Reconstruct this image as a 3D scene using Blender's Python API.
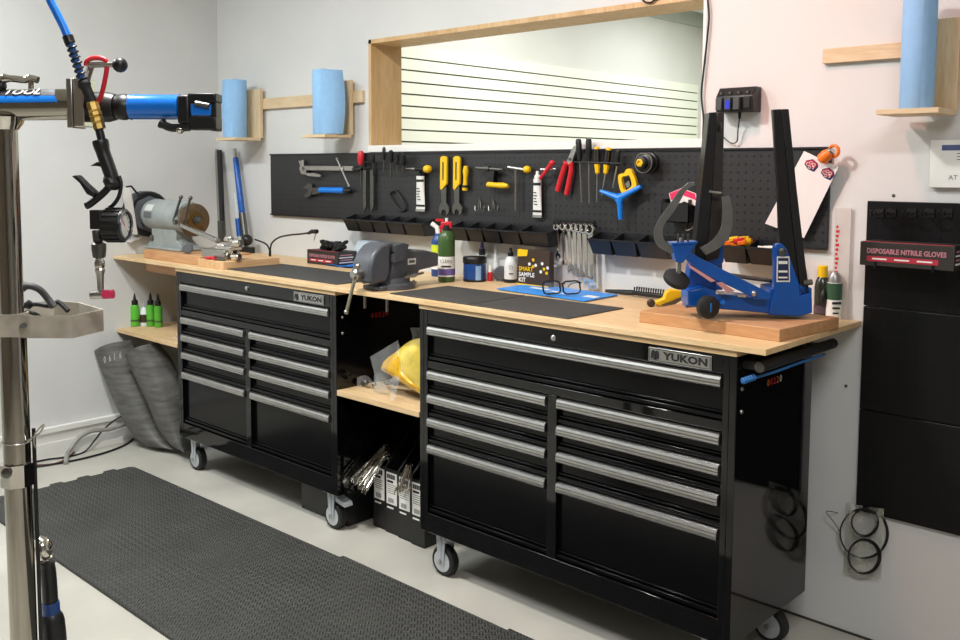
import bpy, math, random
from mathutils import Vector, Matrix
random.seed(7)
for o in list(bpy.data.objects): bpy.data.objects.remove(o, do_unlink=True)
scene = bpy.context.scene
COL = scene.collection
V = Vector

# ------------------------------------------------------------------ camera
YAW, PITCH, ROLL, FPX, PPY = 0.751, -0.0809, 0.0043, 929.35, 244.0
CAM = V((2.2722, -2.137, 1.3927))
_f = V((-math.sin(YAW)*math.cos(PITCH), math.cos(YAW)*math.cos(PITCH), math.sin(PITCH)))
_r = V((math.cos(YAW), math.sin(YAW), 0)); _u = _r.cross(_f)
CR = _r*math.cos(ROLL) + _u*math.sin(ROLL); CU = -_r*math.sin(ROLL) + _u*math.cos(ROLL); CF = _f
cd = bpy.data.cameras.new('camera'); cam = bpy.data.objects.new('camera', cd); COL.objects.link(cam)
cam.matrix_world = Matrix(((CR.x, CU.x, -CF.x, CAM.x), (CR.y, CU.y, -CF.y, CAM.y), (CR.z, CU.z, -CF.z, CAM.z), (0, 0, 0, 1)))
cd.sensor_width = 36; cd.lens = FPX*36/960; cd.shift_y = -(320-PPY)/960; cd.clip_start = .02; cd.clip_end = 60
scene.camera = cam

# ------------------------------------------------------------------ world, lights, exposure
wd = bpy.data.worlds.new('world'); scene.world = wd; wd.use_nodes = True
wd.node_tree.nodes['Background'].inputs[0].default_value = (.8, .85, .9, 1)
wd.node_tree.nodes['Background'].inputs[1].default_value = .15
scene.view_settings.view_transform = 'Standard'; scene.view_settings.look = 'None'
scene.view_settings.gamma = 1; scene.view_settings.use_curve_mapping = False
scene.view_settings.exposure = 0.22
CEIL = 2.83
LAMPS = []   # (x, y, sx, sy, watts, colour): ceiling panels and an added pink light, each built with its housing below
LAMPS.append((.12, -1.08, .20, .20, 52, (1, .985, .955)))
LAMPS.append((-1.35, -1.6, 1.1, .3, 54, (.88, .96, 1)))
LAMPS.append((2.6, -1.9, 1.2, .3, 54, (.97, .98, 1)))
LAMPS.append((.95, -.35, .14, .14, 2.4, (1, .42, .34)))  # added pink light, no known lamp: tints the wall at the right
LAMPS.append((-.9, 2.6, 1.2, .6, 46, (1, 1, .93)))
LAMPS.append((-.9, 4.6, 1.2, .6, 40, (.96, 1, .95)))
for i, (x, y, sx, sy, w, c) in enumerate(LAMPS):
    ld = bpy.data.lights.new('panel_light', 'AREA'); ld.shape = 'RECTANGLE'; ld.size = sx; ld.size_y = sy
    ld.energy = w; ld.color = c
    lo = bpy.data.objects.new('panel_light', ld); COL.objects.link(lo); lo.location = (x, y, CEIL-.045)
    if i == 3: ld.spread = math.radians(80); lo.rotation_euler = (math.radians(38), 0, 0); lo.location.z = CEIL-.075

# ------------------------------------------------------------------ pixel -> place helpers (photograph 960x640)
YW = .60; ZT = .953; XL = -2.22
def ray(px, py): return CF + CR*((px-480)/FPX) - CU*((py-PPY)/FPX)
def at(px, py, ax, val):
    d = ray(px, py); return CAM + d*((val-CAM[ax])/d[ax])
def W(px, py, off=.0): return at(px, py, 1, YW-off)
def T(px, py, z=ZT): return at(px, py, 2, z)
FH = V((-math.sin(YAW), math.cos(YAW), 0)); RH = V((math.cos(YAW), math.sin(YAW), 0))
def D(px, py, dist):                     # on the upright plane facing the camera at a given distance
    d = ray(px, py); return CAM + d*(dist/d.dot(FH))
def dep(p): return (V(p)-CAM).dot(CF)
def mpp(p): return dep(p)/FPX            # metres per pixel at p

# ------------------------------------------------------------------ mesh builder
class M:
    def __init__(s): s.v = []; s.f = []
    def add(s, vs, fs):
        b = len(s.v); s.v += [V(p) for p in vs]; s.f += [tuple(b+i for i in f) for f in fs]; return s
    def box(s, x0, x1, y0, y1, z0, z1):
        return s.add([(x0,y0,z0),(x1,y0,z0),(x1,y1,z0),(x0,y1,z0),(x0,y0,z1),(x1,y0,z1),(x1,y1,z1),(x0,y1,z1)],
                     [(0,3,2,1),(4,5,6,7),(0,1,5,4),(1,2,6,5),(2,3,7,6),(3,0,4,7)])
    def ob(s, c, a, b, d):               # oriented box: centre and three half vectors
        c, a, b, d = V(c), V(a), V(b), V(d)
        return s.add([c-a-b-d,c+a-b-d,c+a+b-d,c-a+b-d,c-a-b+d,c+a-b+d,c+a+b+d,c-a+b+d],
                     [(0,3,2,1),(4,5,6,7),(0,1,5,4),(1,2,6,5),(2,3,7,6),(3,0,4,7)])
    def prism(s, poly, vec):
        n = len(poly); vec = V(vec); a = [V(p) for p in poly]
        fs = [tuple(range(n-1,-1,-1)), tuple(range(n,2*n))] + [(i,(i+1)%n,n+(i+1)%n,n+i) for i in range(n)]
        return s.add(a+[p+vec for p in a], fs)
    def _frame(s, d, up=None):
        d = V(d).normalized(); t = V(up) if up else (V((0,0,1)) if abs(d.z) < .9 else V((1,0,0)))
        x = t.cross(d).normalized(); return x, d.cross(x)
    def cyl(s, p0, p1, r0, r1=None, n=14):
        return s.lathe([(r0,0),(r0 if r1 is None else r1,(V(p1)-V(p0)).length)], p0, V(p1)-V(p0), n)
    def lathe(s, prof, base, axis=(0,0,1), n=16, closed=False):
        base = V(base); d = V(axis).normalized(); x, y = s._frame(d); vs = []; fs = []
        for r, h in prof:
            for k in range(n):
                a = 2*math.pi*k/n; vs.append(base + d*h + (x*math.cos(a)+y*math.sin(a))*max(r,1e-5))
        m = len(prof)
        for i in range(m-1 if not closed else m):
            j = (i+1) % m
            for k in range(n): fs.append((i*n+k, i*n+(k+1)%n, j*n+(k+1)%n, j*n+k))
        if not closed: fs += [tuple(range(n-1,-1,-1)), tuple((m-1)*n+k for k in range(n))]
        return s.add(vs, fs)
    def tube(s, pts, r, n=8, closed=False, smooth=0):
        P = [V(p) for p in pts]
        if smooth: P = cr(P, smooth, closed)
        m = len(P); rr = r if isinstance(r, (list, tuple)) else [r]*m; vs = []; fs = []; px = None
        for i in range(m):
            t = (P[(i+1)%m]-P[(i-1)%m]) if closed else (P[min(i+1,m-1)]-P[max(i-1,0)])
            t = t.normalized() if t.length > 1e-9 else V((0,0,1))
            if px is None: px, py = s._frame(t)
            px = (px - t*px.dot(t)); px = px.normalized() if px.length > 1e-6 else s._frame(t)[0]
            py = t.cross(px)
            for k in range(n):
                a = 2*math.pi*k/n; vs.append(P[i] + (px*math.cos(a)+py*math.sin(a))*rr[min(i,len(rr)-1)])
        for i in range(m if closed else m-1):
            j = (i+1) % m
            for k in range(n): fs.append((i*n+k, i*n+(k+1)%n, j*n+(k+1)%n, j*n+k))
        if not closed: fs += [tuple(range(n-1,-1,-1)), tuple((m-1)*n+k for k in range(n))]
        return s.add(vs, fs)
    def ball(s, c, r, sc=(1,1,1), n=14, axis=(0,0,1)):
        m = max(6, n//2); c = V(c); d = V(axis).normalized(); x, y = s._frame(d); vs = []; fs = []
        for i in range(m+1):
            t = math.pi*i/m
            for k in range(n):
                a = 2*math.pi*k/n
                vs.append(c + x*(r*sc[0]*math.sin(t)*math.cos(a)) + y*(r*sc[1]*math.sin(t)*math.sin(a)) + d*(-r*sc[2]*math.cos(t)))
        for i in range(m):
            for k in range(n): fs.append((i*n+k, i*n+(k+1)%n, (i+1)*n+(k+1)%n, (i+1)*n+k))
        return s.add(vs, fs)
    def torus(s, c, axis, R, r, n=24, k=8):
        prof = [(R+r*math.cos(2*math.pi*i/k), r*math.sin(2*math.pi*i/k)) for i in range(k)]
        return s.lathe(prof, c, axis, n, closed=True)
    def grid(s, fn, nu, nv, th=None):    # fn(u,v)->point; optional thickness vector
        vs = [V(fn(i/nu, j/nv)) for j in range(nv+1) for i in range(nu+1)]
        fs = [(j*(nu+1)+i, j*(nu+1)+i+1, (j+1)*(nu+1)+i+1, (j+1)*(nu+1)+i) for j in range(nv) for i in range(nu)]
        if th is not None:
            N = len(vs); th = V(th); vs += [p+th for p in vs]; fs += [tuple(N+q for q in reversed(f)) for f in fs]
            w = nu+1
            rim = [i for i in range(w)] + [j*w+nu for j in range(1, nv+1)] + [nv*w+i for i in range(nu-1,-1,-1)] + [j*w for j in range(nv-1,0,-1)]
            fs += [(rim[i], rim[(i+1)%len(rim)], N+rim[(i+1)%len(rim)], N+rim[i]) for i in range(len(rim))]
        return s.add(vs, fs)
def cr(P, k, closed=False):              # Catmull-Rom
    out = []; m = len(P); seg = m if closed else m-1
    for i in range(seg):
        p0 = P[(i-1)%m] if closed else P[max(i-1,0)]; p1 = P[i]; p2 = P[(i+1)%m]; p3 = P[(i+2)%m] if closed else P[min(i+2,m-1)]
        for j in range(k):
            t = j/k; out.append(.5*((2*p1)+(p2-p0)*t+(2*p0-5*p1+4*p2-p3)*t*t+(3*p1-p0-3*p2+p3)*t**3))
    if not closed: out.append(P[-1])
    return out

ORG = {}
def build(name, mb, mat, parent=None, ang=35, bevel=0, kind=None):
    if parent is not None: org = ORG[parent]
    else:
        xs = [p.x for p in mb.v]; ys = [p.y for p in mb.v]; zs = [p.z for p in mb.v]
        org = V(((min(xs)+max(xs))/2, (min(ys)+max(ys))/2, min(zs)))
    me = bpy.data.meshes.new(name); me.from_pydata([p-org for p in mb.v], [], mb.f); me.update()
    import bmesh
    bm = bmesh.new(); bm.from_mesh(me); bmesh.ops.recalc_face_normals(bm, faces=bm.faces); bm.to_mesh(me); bm.free()
    if ang:
        me.polygons.foreach_set('use_smooth', [True]*len(me.polygons)); me.set_sharp_from_angle(angle=math.radians(ang))
    me.materials.append(mat)
    o = bpy.data.objects.new(name, me); COL.objects.link(o)
    if parent is not None: o.parent = parent
    else: o.location = org
    ORG[o] = org
    if bevel:
        b = o.modifiers.new('bevel', 'BEVEL'); b.width = bevel; b.segments = 2; b.limit_method = 'ANGLE'; b.angle_limit = math.radians(40)
    if kind: o['kind'] = kind
    return o
def thing(name, label, cat, loc, group=None):
    o = bpy.data.objects.new(name, None); COL.objects.link(o); o.location = loc; o.empty_display_size = .05
    o['label'] = label; o['category'] = cat
    if group: o['group'] = group
    ORG[o] = V(loc); return o
def tag(o, label, cat, group=None):
    o['label'] = label; o['category'] = cat
    if group: o['group'] = group
    return o
def struct(name, mb, mat, parent=None, label=None, ang=35, bevel=0):
    o = build(name, mb, mat, parent, ang, bevel)
    if parent is None: o['kind'] = 'structure'
    if label: o['label'] = label
    return o
def text(name, s, origin, xd, yd, h, mat, parent, width=None, ex=.0004, align='LEFT', bold=0, shear=0):
    cu = bpy.data.curves.new('t', 'FONT'); cu.body = s; cu.size = 1; cu.extrude = 0; cu.align_x = 'LEFT'; cu.offset = bold; cu.shear = shear; cu.resolution_u = 2
    o = bpy.data.objects.new('t', cu); COL.objects.link(o)
    dg = bpy.context.evaluated_depsgraph_get(); dg.update()
    me = bpy.data.meshes.new_from_object(o.evaluated_get(dg)); vs = [v.co.copy() for v in me.vertices]; fs = [tuple(p.vertices) for p in me.polygons]
    bpy.data.objects.remove(o, do_unlink=True); bpy.data.meshes.remove(me)
    if not vs: return None
    x0 = min(v.x for v in vs); x1 = max(v.x for v in vs); y0 = min(v.y for v in vs); y1 = max(v.y for v in vs)
    xd = V(xd).normalized(); yd = V(yd).normalized(); n = xd.cross(yd).normalized()
    k = h/(y1-y0); kx = k if width is None else width/(x1-x0); m = M()
    ox = 0 if align == 'LEFT' else -(x1-x0)*kx/2
    m.add([V(origin)+xd*((v.x-x0)*kx+ox)+yd*((v.y-y0)*k)+n*ex for v in vs], fs)
    return build(name, m, mat, parent, ang=0)

# ------------------------------------------------------------------ materials
def lin(c):
    if isinstance(c, str): c = [int(c[i:i+2], 16)/255 for i in (0, 2, 4)]
    return tuple(x/12.92 if x <= .04045 else ((x+.055)/1.055)**2.4 for x in c) + (1,)
def mat(name, col, rough=.5, metal=0, var=.06, scale=30, bump=0, bscale=200, spec=.5, alpha=1, trans=0, coat=0, emis=0):
    m = bpy.data.materials.new(name); m.use_nodes = True; nt = m.node_tree; b = nt.nodes['Principled BSDF']
    c = lin(col); b.inputs['Base Color'].default_value = c
    b.inputs['Roughness'].default_value = rough; b.inputs['Metallic'].default_value = metal; b.inputs['Specular IOR Level'].default_value = spec
    b.inputs['Alpha'].default_value = alpha; b.inputs['Transmission Weight'].default_value = trans; b.inputs['Coat Weight'].default_value = coat
    tc = nt.nodes.new('ShaderNodeTexCoord')
    if var:
        no = nt.nodes.new('ShaderNodeTexNoise'); no.inputs['Scale'].default_value = scale; no.inputs['Detail'].default_value = 4
        nt.links.new(tc.outputs['Object'], no.inputs['Vector'])
        r = nt.nodes.new('ShaderNodeValToRGB'); r.color_ramp.elements[0].position = .3; r.color_ramp.elements[1].position = .7
        r.color_ramp.elements[0].color = tuple(x*(1-var) for x in c[:3])+(1,); r.color_ramp.elements[1].color = tuple(min(1, x*(1+var)) for x in c[:3])+(1,)
        nt.links.new(no.outputs['Fac'], r.inputs[0]); nt.links.new(r.outputs[0], b.inputs['Base Color'])
    if bump:
        n2 = nt.nodes.new('ShaderNodeTexNoise'); n2.inputs['Scale'].default_value = bscale; n2.inputs['Detail'].default_value = 3
        nt.links.new(tc.outputs['Object'], n2.inputs['Vector'])
        bp = nt.nodes.new('ShaderNodeBump'); bp.inputs['Strength'].default_value = bump; bp.inputs['Distance'].default_value = .002
        nt.links.new(n2.outputs['Fac'], bp.inputs['Height']); nt.links.new(bp.outputs[0], b.inputs['Normal'])
    return m
def wood(name, c1, c2, axis='x', scale=6, rough=.5, layers=0):
    m = bpy.data.materials.new(name); m.use_nodes = True; nt = m.node_tree; b = nt.nodes['Principled BSDF']
    tc = nt.nodes.new('ShaderNodeTexCoord'); mp = nt.nodes.new('ShaderNodeMapping')
    sc = {'x': (.12, 1, 1), 'y': (1, .12, 1), 'z': (1, 1, .12)}[axis]; mp.inputs['Scale'].default_value = [q*scale for q in sc]
    nt.links.new(tc.outputs['Object'], mp.inputs[0])
    no = nt.nodes.new('ShaderNodeTexNoise'); no.inputs['Scale'].default_value = 3; no.inputs['Detail'].default_value = 6; no.inputs['Distortion'].default_value = 1.2
    nt.links.new(mp.outputs[0], no.inputs['Vector'])
    n2 = nt.nodes.new('ShaderNodeTexNoise'); n2.inputs['Scale'].default_value = 22; n2.inputs['Detail'].default_value = 2
    nt.links.new(mp.outputs[0], n2.inputs['Vector'])
    mx = nt.nodes.new('ShaderNodeMix'); mx.data_type = 'FLOAT'; mx.inputs[0].default_value = .4
    nt.links.new(no.outputs['Fac'], mx.inputs[2]); nt.links.new(n2.outputs['Fac'], mx.inputs[3])
    r = nt.nodes.new('ShaderNodeValToRGB'); r.color_ramp.elements[0].position = .35; r.color_ramp.elements[1].position = .65
    r.color_ramp.elements[0].color = lin(c2); r.color_ramp.elements[1].color = lin(c1)
    nt.links.new(mx.outputs[0], r.inputs[0]); nt.links.new(r.outputs[0], b.inputs['Base Color'])
    b.inputs['Roughness'].default_value = rough
    return m
def peg(name, col, dx=.0254):
    m = mat(name, col, .42, 0, .12, 9); nt = m.node_tree; b = nt.nodes['Principled BSDF']
    g = nt.nodes.new('ShaderNodeNewGeometry'); s = nt.nodes.new('ShaderNodeSeparateXYZ'); nt.links.new(g.outputs['Position'], s.inputs[0])
    def fr(o):
        d = nt.nodes.new('ShaderNodeMath'); d.operation = 'DIVIDE'; d.inputs[1].default_value = dx; nt.links.new(o, d.inputs[0])
        f = nt.nodes.new('ShaderNodeMath'); f.operation = 'FRACT'; nt.links.new(d.outputs[0], f.inputs[0])
        q = nt.nodes.new('ShaderNodeMath'); q.operation = 'SUBTRACT'; q.inputs[1].default_value = .5; nt.links.new(f.outputs[0], q.inputs[0])
        p = nt.nodes.new('ShaderNodeMath'); p.operation = 'POWER'; p.inputs[1].default_value = 2; nt.links.new(q.outputs[0], p.inputs[0]); return p
    a = fr(s.outputs['X']); c = fr(s.outputs['Z'])
    ad = nt.nodes.new('ShaderNodeMath'); nt.links.new(a.outputs[0], ad.inputs[0]); nt.links.new(c.outputs[0], ad.inputs[1])
    lt = nt.nodes.new('ShaderNodeMath'); lt.operation = 'GREATER_THAN'; lt.inputs[1].default_value = .021; nt.links.new(ad.outputs[0], lt.inputs[0])
    src = b.inputs['Base Color'].links[0].from_socket
    mx = nt.nodes.new('ShaderNodeMix'); mx.data_type = 'RGBA'; mx.inputs[6].default_value = (.002, .002, .002, 1)
    nt.links.new(lt.outputs[0], mx.inputs[0]); nt.links.new(src, mx.inputs[7]); nt.links.new(mx.outputs[2], b.inputs['Base Color'])
    bp = nt.nodes.new('ShaderNodeBump'); bp.inputs['Strength'].default_value = .7; bp.inputs['Distance'].default_value = .003
    nt.links.new(lt.outputs[0], bp.inputs['Height']); nt.links.new(bp.outputs[0], b.inputs['Normal'])
    return m
m_wall = mat('wall_paint', 'd3d2cf', .55, 0, .03, 3, .05, 60)
m_floor = mat('floor_paint', 'b7b3a8', .4, 0, .16, 2.2, .05, 90)
m_white = mat('white_paint', 'e4e2dc', .5, 0, .03, 5)
m_ceil = mat('ceiling_paint', 'e2e2de', .8)
m_slat = mat('slatwall', 'e6e8dc', .45, 0, .02, 3)
m_dark = mat('dark_void', '0a0a0a', .9, 0, 0)
m_ply = wood('plywood_top', 'e2c59b', 'cfab78', 'x', 7, .42)
m_plye = wood('plywood_shelf', 'dcbf97', 'c8a676', 'x', 7, .5)
m_pine = wood('pine', 'd9c3a0', 'c4a67c', 'z', 8, .55)
m_pinex = wood('pine_rail', 'dec8a6', 'cbb088', 'x', 8, .55)
m_block = wood('block_wood', 'cb9c70', 'b27f50', 'x', 6, .5)
m_jamb = wood('jamb_wood', 'd8b688', 'c09763', 'z', 5, .5)
m_cab = mat('black_powder_coat', '070708', .06, 0, .1, 20, .0, spec=.5)
m_drw = mat('black_drawer', '08080a', .17, 0, .1, 20, .0, spec=.22)
m_alu = mat('brushed_aluminium', 'c3c2bf', .33, 1, .05, 40)
m_chr = mat('chrome', 'd2cec6', .09, 1, .03, 20)
m_chrp = mat('dimmed_chrome', 'a49e94', .1, 1, .06, 12)  # chrome colour darkened to imitate darker reflections on post and arm
m_zinc = mat('zinc_plate', 'c3c8cd', .4, .55, .06, 40)
m_steel = mat('steel', 'b4b1ab', .3, 1, .08, 60)
m_dsteel = mat('dark_steel', '686762', .35, .9, .1, 60)
m_grey = mat('grey_enamel', '5f6165', .4, 0, .08, 30)
m_lgrey = mat('light_grey_enamel', '8f9491', .45, 0, .1, 20)
m_blk = mat('black_plastic', '111112', .42, 0, .1, 30)
m_rub = mat('black_rubber', '151515', .7, 0, .15, 30)
m_bin = mat('black_bin', '16171a', .38, 0, .1, 20)
m_blue = mat('blue_paint', '064da0', .3, 0, .05, 20, coat=.3)
m_blues = mat('blue_sleeve_paint', '0a6bcb', .25, 0, .04, 20, coat=.3)
m_bluep = mat('blue_plastic', '1278da', .35, 0, .05, 20)
m_hose = mat('blue_hose', '1173df', .3, 0, .04, 20)
m_red = mat('red_plastic', 'c8202c', .4, 0, .05, 20)
m_pink = mat('pink', 'd92a5c', .45, 0, .05, 20)
m_yel = mat('yellow_plastic', 'e8bb12', .4, 0, .05, 20)
m_org = mat('orange_plastic', 'ea7318', .4, 0, .06, 20)
m_green = mat('green_plastic', '56ad33', .35, 0, .05, 20)
m_dgreen = mat('dark_green', '3d5a2c', .35, 0, .08, 20)
m_lab = mat('white_label', 'e6e4de', .5, 0, .03, 20)
m_blkp = mat('black_print', '18181a', .6, 0, 0)
m_towel = mat('blue_towel', '8fb9e0', .85, 0, .04, 40, .25, 260)
m_brass = mat('brass', 'c3a25c', .3, 1, .08, 40)
m_clear = mat('clear_plastic', 'dfe5e6', .15, 0, .03, 10, alpha=.35)
m_bag = mat('bag_film', 'dadcda', .12, 0, .05, 30, .5, 60, alpha=.2)
m_frost = mat('frosted_plastic', 'e4dcd4', .35, 0, .03, 20, alpha=.55)
m_card = mat('brown_box', '3a2a1e', .5, 0, .06, 20)
m_paper = mat('paper', 'e2dcd8', .7, 0, .02, 20)
def matmat():
    m = mat('ribbed_rubber', '4c4b47', .62, 0, .18, 5); nt = m.node_tree; b = nt.nodes['Principled BSDF']
    tc = nt.nodes.new('ShaderNodeTexCoord'); S = 1/.019
    mp = nt.nodes.new('ShaderNodeMapping'); mp.inputs['Scale'].default_value = (S, S, S); mp.inputs['Rotation'].default_value = (0, 0, .785); nt.links.new(tc.outputs['Object'], mp.inputs[0])
    ch = nt.nodes.new('ShaderNodeTexChecker'); ch.inputs['Scale'].default_value = 1; nt.links.new(mp.outputs[0], ch.inputs['Vector'])
    def wv(ax):
        w = nt.nodes.new('ShaderNodeTexWave'); w.bands_direction = ax; w.inputs['Scale'].default_value = .64; w.inputs['Distortion'].default_value = 0
        nt.links.new(mp.outputs[0], w.inputs['Vector']); return w
    a, c = wv('X'), wv('Y')
    mx = nt.nodes.new('ShaderNodeMix'); mx.data_type = 'FLOAT'
    nt.links.new(ch.outputs['Fac'], mx.inputs[0]); nt.links.new(a.outputs['Fac'], mx.inputs[2]); nt.links.new(c.outputs['Fac'], mx.inputs[3])
    bp = nt.nodes.new('ShaderNodeBump'); bp.inputs['Strength'].default_value = .9; bp.inputs['Distance'].default_value = .004
    nt.links.new(mx.outputs[0], bp.inputs['Height']); nt.links.new(bp.outputs[0], b.inputs['Normal'])
    r = nt.nodes.new('ShaderNodeMix'); r.data_type = 'RGBA'; r.blend_type = 'MULTIPLY'; r.inputs[0].default_value = .75
    nt.links.new(b.inputs['Base Color'].links[0].from_socket, r.inputs[6]); nt.links.new(mx.outputs[0], r.inputs[7]); nt.links.new(r.outputs[2], b.inputs['Base Color'])
    return m
# ------------------------------------------------------------------ the room
XR, YF, YB = 4.6, -4.6, 5.75
YB2 = YW+.168                             # far face of the partition wall
struct('floor', M().box(XL-.1, XR, YF, YB, -.05, 0), m_floor)
struct('ceiling', M().box(XL-.1, XR, YF, YB, CEIL, CEIL+.05), m_ceil)
struct('wall_left', M().box(XL-.1, XL, YF, YB, 0, CEIL), m_wall)
struct('wall_right', M().box(XR, XR+.1, YF, YB, 0, CEIL), mat('grey_wall', '8b8883', .7, 0, .05, 3))
struct('wall_front', M().box(XL-.1, XR, YF-.1, YF, 0, CEIL), wood('brown_panelling', '82776a', '685f54', 'z', 2, .6))
struct('wall_far', M().box(XL-.1, XR, YB, YB+.1, 0, CEIL), m_slat)
wx0, wx1, wz0, wz1 = -.966, .719, 1.494, 1.963
wb = M().box(XL, wx0, YW, YB2, 0, CEIL).box(wx1, XR, YW, YB2, 0, CEIL).box(wx0, wx1, YW, YB2, 0, wz0-.03).box(wx0, wx1, YW, YB2, wz1, CEIL)
struct('wall_back', wb, m_wall)
w1 = bpy.data.objects.new('window_1', None); COL.objects.link(w1); w1.location = (wx0, YW, wz0); w1['kind'] = 'structure'; ORG[w1] = V(w1.location)
w1['label'] = 'wide wood-lined opening in the back wall above the pegboard'
build('side_jamb', M().box(wx0, wx0+.018, YW-.004, YB2+.01, wz0, wz1), m_jamb, w1)
build('head', M().box(wx0, wx1, YW-.004, YB2+.01, wz1-.018, wz1), m_jamb, w1)
build('sill', M().box(wx0, wx1+.01, YW-.012, YB2+.01, wz0-.03, wz0), m_white, w1, bevel=.002)
build('white_jamb', M().box(wx1-.012, wx1, YW-.002, YB2+.01, wz0, wz1-.018), m_white, w1)
# slatted display wall of the next room: each slat its own board on wall_left
zg = 2.10
sw = bpy.data.objects['wall_left']
sl = None
for i in range(-1, 20):
    z1 = zg - i*.0765 - .0055; z0 = z1 - .066 if i >= 0 else zg+.004
    if i < 0: z1 = zg + .075
    if z0 < .55: break
    b = M().box(XL, XL+.019, YB2+.12, 5.62, z0, z1)
    build('slat', b, m_slat, sw)
build('slat_backing', M().box(XL, XL+.006, YB2+.12, 5.62, .55, zg+.07), mat('slat_groove', '5c5a48', .8, 0, 0), sw)
struct('wall_band', M().box(XL, XL+.03, YB2+.02, YB, CEIL-.125, CEIL-.002), mat('grey_band', 'b5bab4', .7))  # plain grey band along the top of the next room's wall
# baseboard on the left wall: plinth, cap strip
bb = M().box(XL, XL+.012, YF, YW, 0, .11).box(XL, XL+.018, YF, YW, .0, .075)
o = struct('baseboard_left', bb, m_white)
build('cap', M().box(XL, XL+.024, YF, YW, .122, .15).box(XL, XL+.016, YF, YW, .11, .122), m_white, o, bevel=.003)
struct('trim_2', M().box(.9, XR, YW-.004, YW, 0, .006), mat('floor_gap', '3a3631', .9, 0, .4, 60))
# ceiling panels, and a housing for the added pink light
for i, (x, y, sx, sy, w, c) in enumerate(LAMPS):
    lab = ['small square ceiling lamp over the workbench', 'long ceiling lamp panel near the left wall', 'long ceiling lamp panel behind the camera', 'small pink light added above the right cabinet to tint the wall', 'ceiling lamp panel in the next room near the opening', 'ceiling lamp panel at the far end of the next room'][i]
    t = thing('ceiling_lamp', lab, 'lamp', (x, y, CEIL-.04), 'ceiling lamps')
    hx, hy = sx/2+.02, sy/2+.02; fr = M()
    fr.box(x-hx, x+hx, y-hy, y-hy+.018, CEIL-.05, CEIL).box(x-hx, x+hx, y+hy-.018, y+hy, CEIL-.05, CEIL).box(x-hx, x-hx+.018, y-hy+.018, y+hy-.018, CEIL-.05, CEIL).box(x+hx-.018, x+hx, y-hy+.018, y+hy-.018, CEIL-.05, CEIL)
    build('frame', fr, m_white, t); build('housing', M().box(x-hx+.018, x+hx-.018, y-hy+.018, y+hy-.018, CEIL-.03, CEIL), m_white, t)

# ------------------------------------------------------------------ rubber floor mat with interlocking teeth
pts = []
xa, ya0, ya1, xe = -1.775, -.155, -.828, 2.4
pts += [(xe, ya1), (xe, -.10), (.50, -.10), (.50, -.112), (-.28, -.112), (-.28, -.128), (xa+.02, ya0), (xa, ya0-.015)]
n = 11; dy = (ya1-ya0)/n
for k in range(n):
    y0 = ya0-.015 + (dy)*k*.98; y1 = y0+dy*.98
    if k % 2: pts += [(xa-.022, y0-.006), (xa-.022, y1+.006), (xa, y1)]
    else: pts += [(xa, y0), (xa, y1)]
pts += [(xa, ya1)]
cl = [pts[0]]
for p in pts[1:]:
    if abs(p[0]-cl[-1][0])+abs(p[1]-cl[-1][1]) > 1e-4: cl.append(p)
tag(build('floor_mat', M().prism([V((x, y, .001)) for x, y in reversed(cl)], (0, 0, .011)), matmat(), ang=0), 'long dark ribbed rubber floor mat in front of the tool cabinets', 'mat')

# ------------------------------------------------------------------ tool cabinets
CW, CDp, Z0, Z1 = 1.168, .457, .155, .9215
_q = at(767, 386.5, 0, CW); STY, STZ = _q.y, _q.z
def drawer(t, x0, x1, ztop, zbot):       # ztop = handle top, zbot = bottom lip
    d = M(); d.box(x0, x1, .016, .03, zbot, ztop+.001); d.box(x0, x1, .004, .016, zbot, zbot+.011); d.box(x0, x1, .009, .016, zbot+.016, zbot+.021)
    o = build('drawer', d, m_drw, t, bevel=.0012)
    h = .031; pr = [(.016,0),(-.004,0),(-.009,.004),(-.0095,.009),(-.006,.0105),(-.0095,.012),(-.0095,.018),(-.006,.0195),(-.009,.021),(-.006,h-.003),(.0,h),(.016,h)]
    build('handle', M().prism([V((x0+.004, y, ztop-h+z)) for y, z in pr], (x1-x0-.008, 0, 0)), m_alu, o, ang=30)
def caster(t, x, y, brake):
    R = .052; c = M()
    c.box(x-.045, x+.045, y-.03, y+.045, Z0-.012, Z0-.002)
    for s in (-1, 1):
        yy = y + s*.0245
        c.prism([V((x-.022, yy, Z0-.012)), V((x+.022, yy, Z0-.012)), V((x+.013, yy, R-.012)), V((x-.013, yy, R-.012))], (0, -.003*s, 0))
        c.box(x-.004, x+.004, min(yy, yy+s*.003), max(yy, yy+s*.003), R+.012, Z0-.014)
    if brake: c.prism([V((x+.02, y-.02, Z0-.02)), V((x+.075, y-.02, Z0-.035)), V((x+.08, y-.02, Z0-.05)), V((x+.02, y-.02, Z0-.04))], (0, .04, 0))
    f = build('caster', c, m_zinc, t, bevel=.001)
    w = M().lathe([(.036,-.018),(R-.006,-.0185),(R,-.012),(R,.012),(R-.006,.0185),(.036,.018)], (x, y, R), (0, 1, 0), 28)
    build('tyre', w, m_rub, f)
    hb = M().lathe([(.008,-.0215),(.012,-.0205),(.03,-.0195),(.037,-.0192),(.037,.0192),(.03,.0195),(.012,.0205),(.008,.0215)], (x, y, R), (0, 1, 0), 24)
    build('hub', hb, m_zinc, f)
    build('axle_nut', M().lathe([(.008,-.032),(.008,.032)], (x, y, R), (0, 1, 0), 6), m_steel, f, ang=20)
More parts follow.
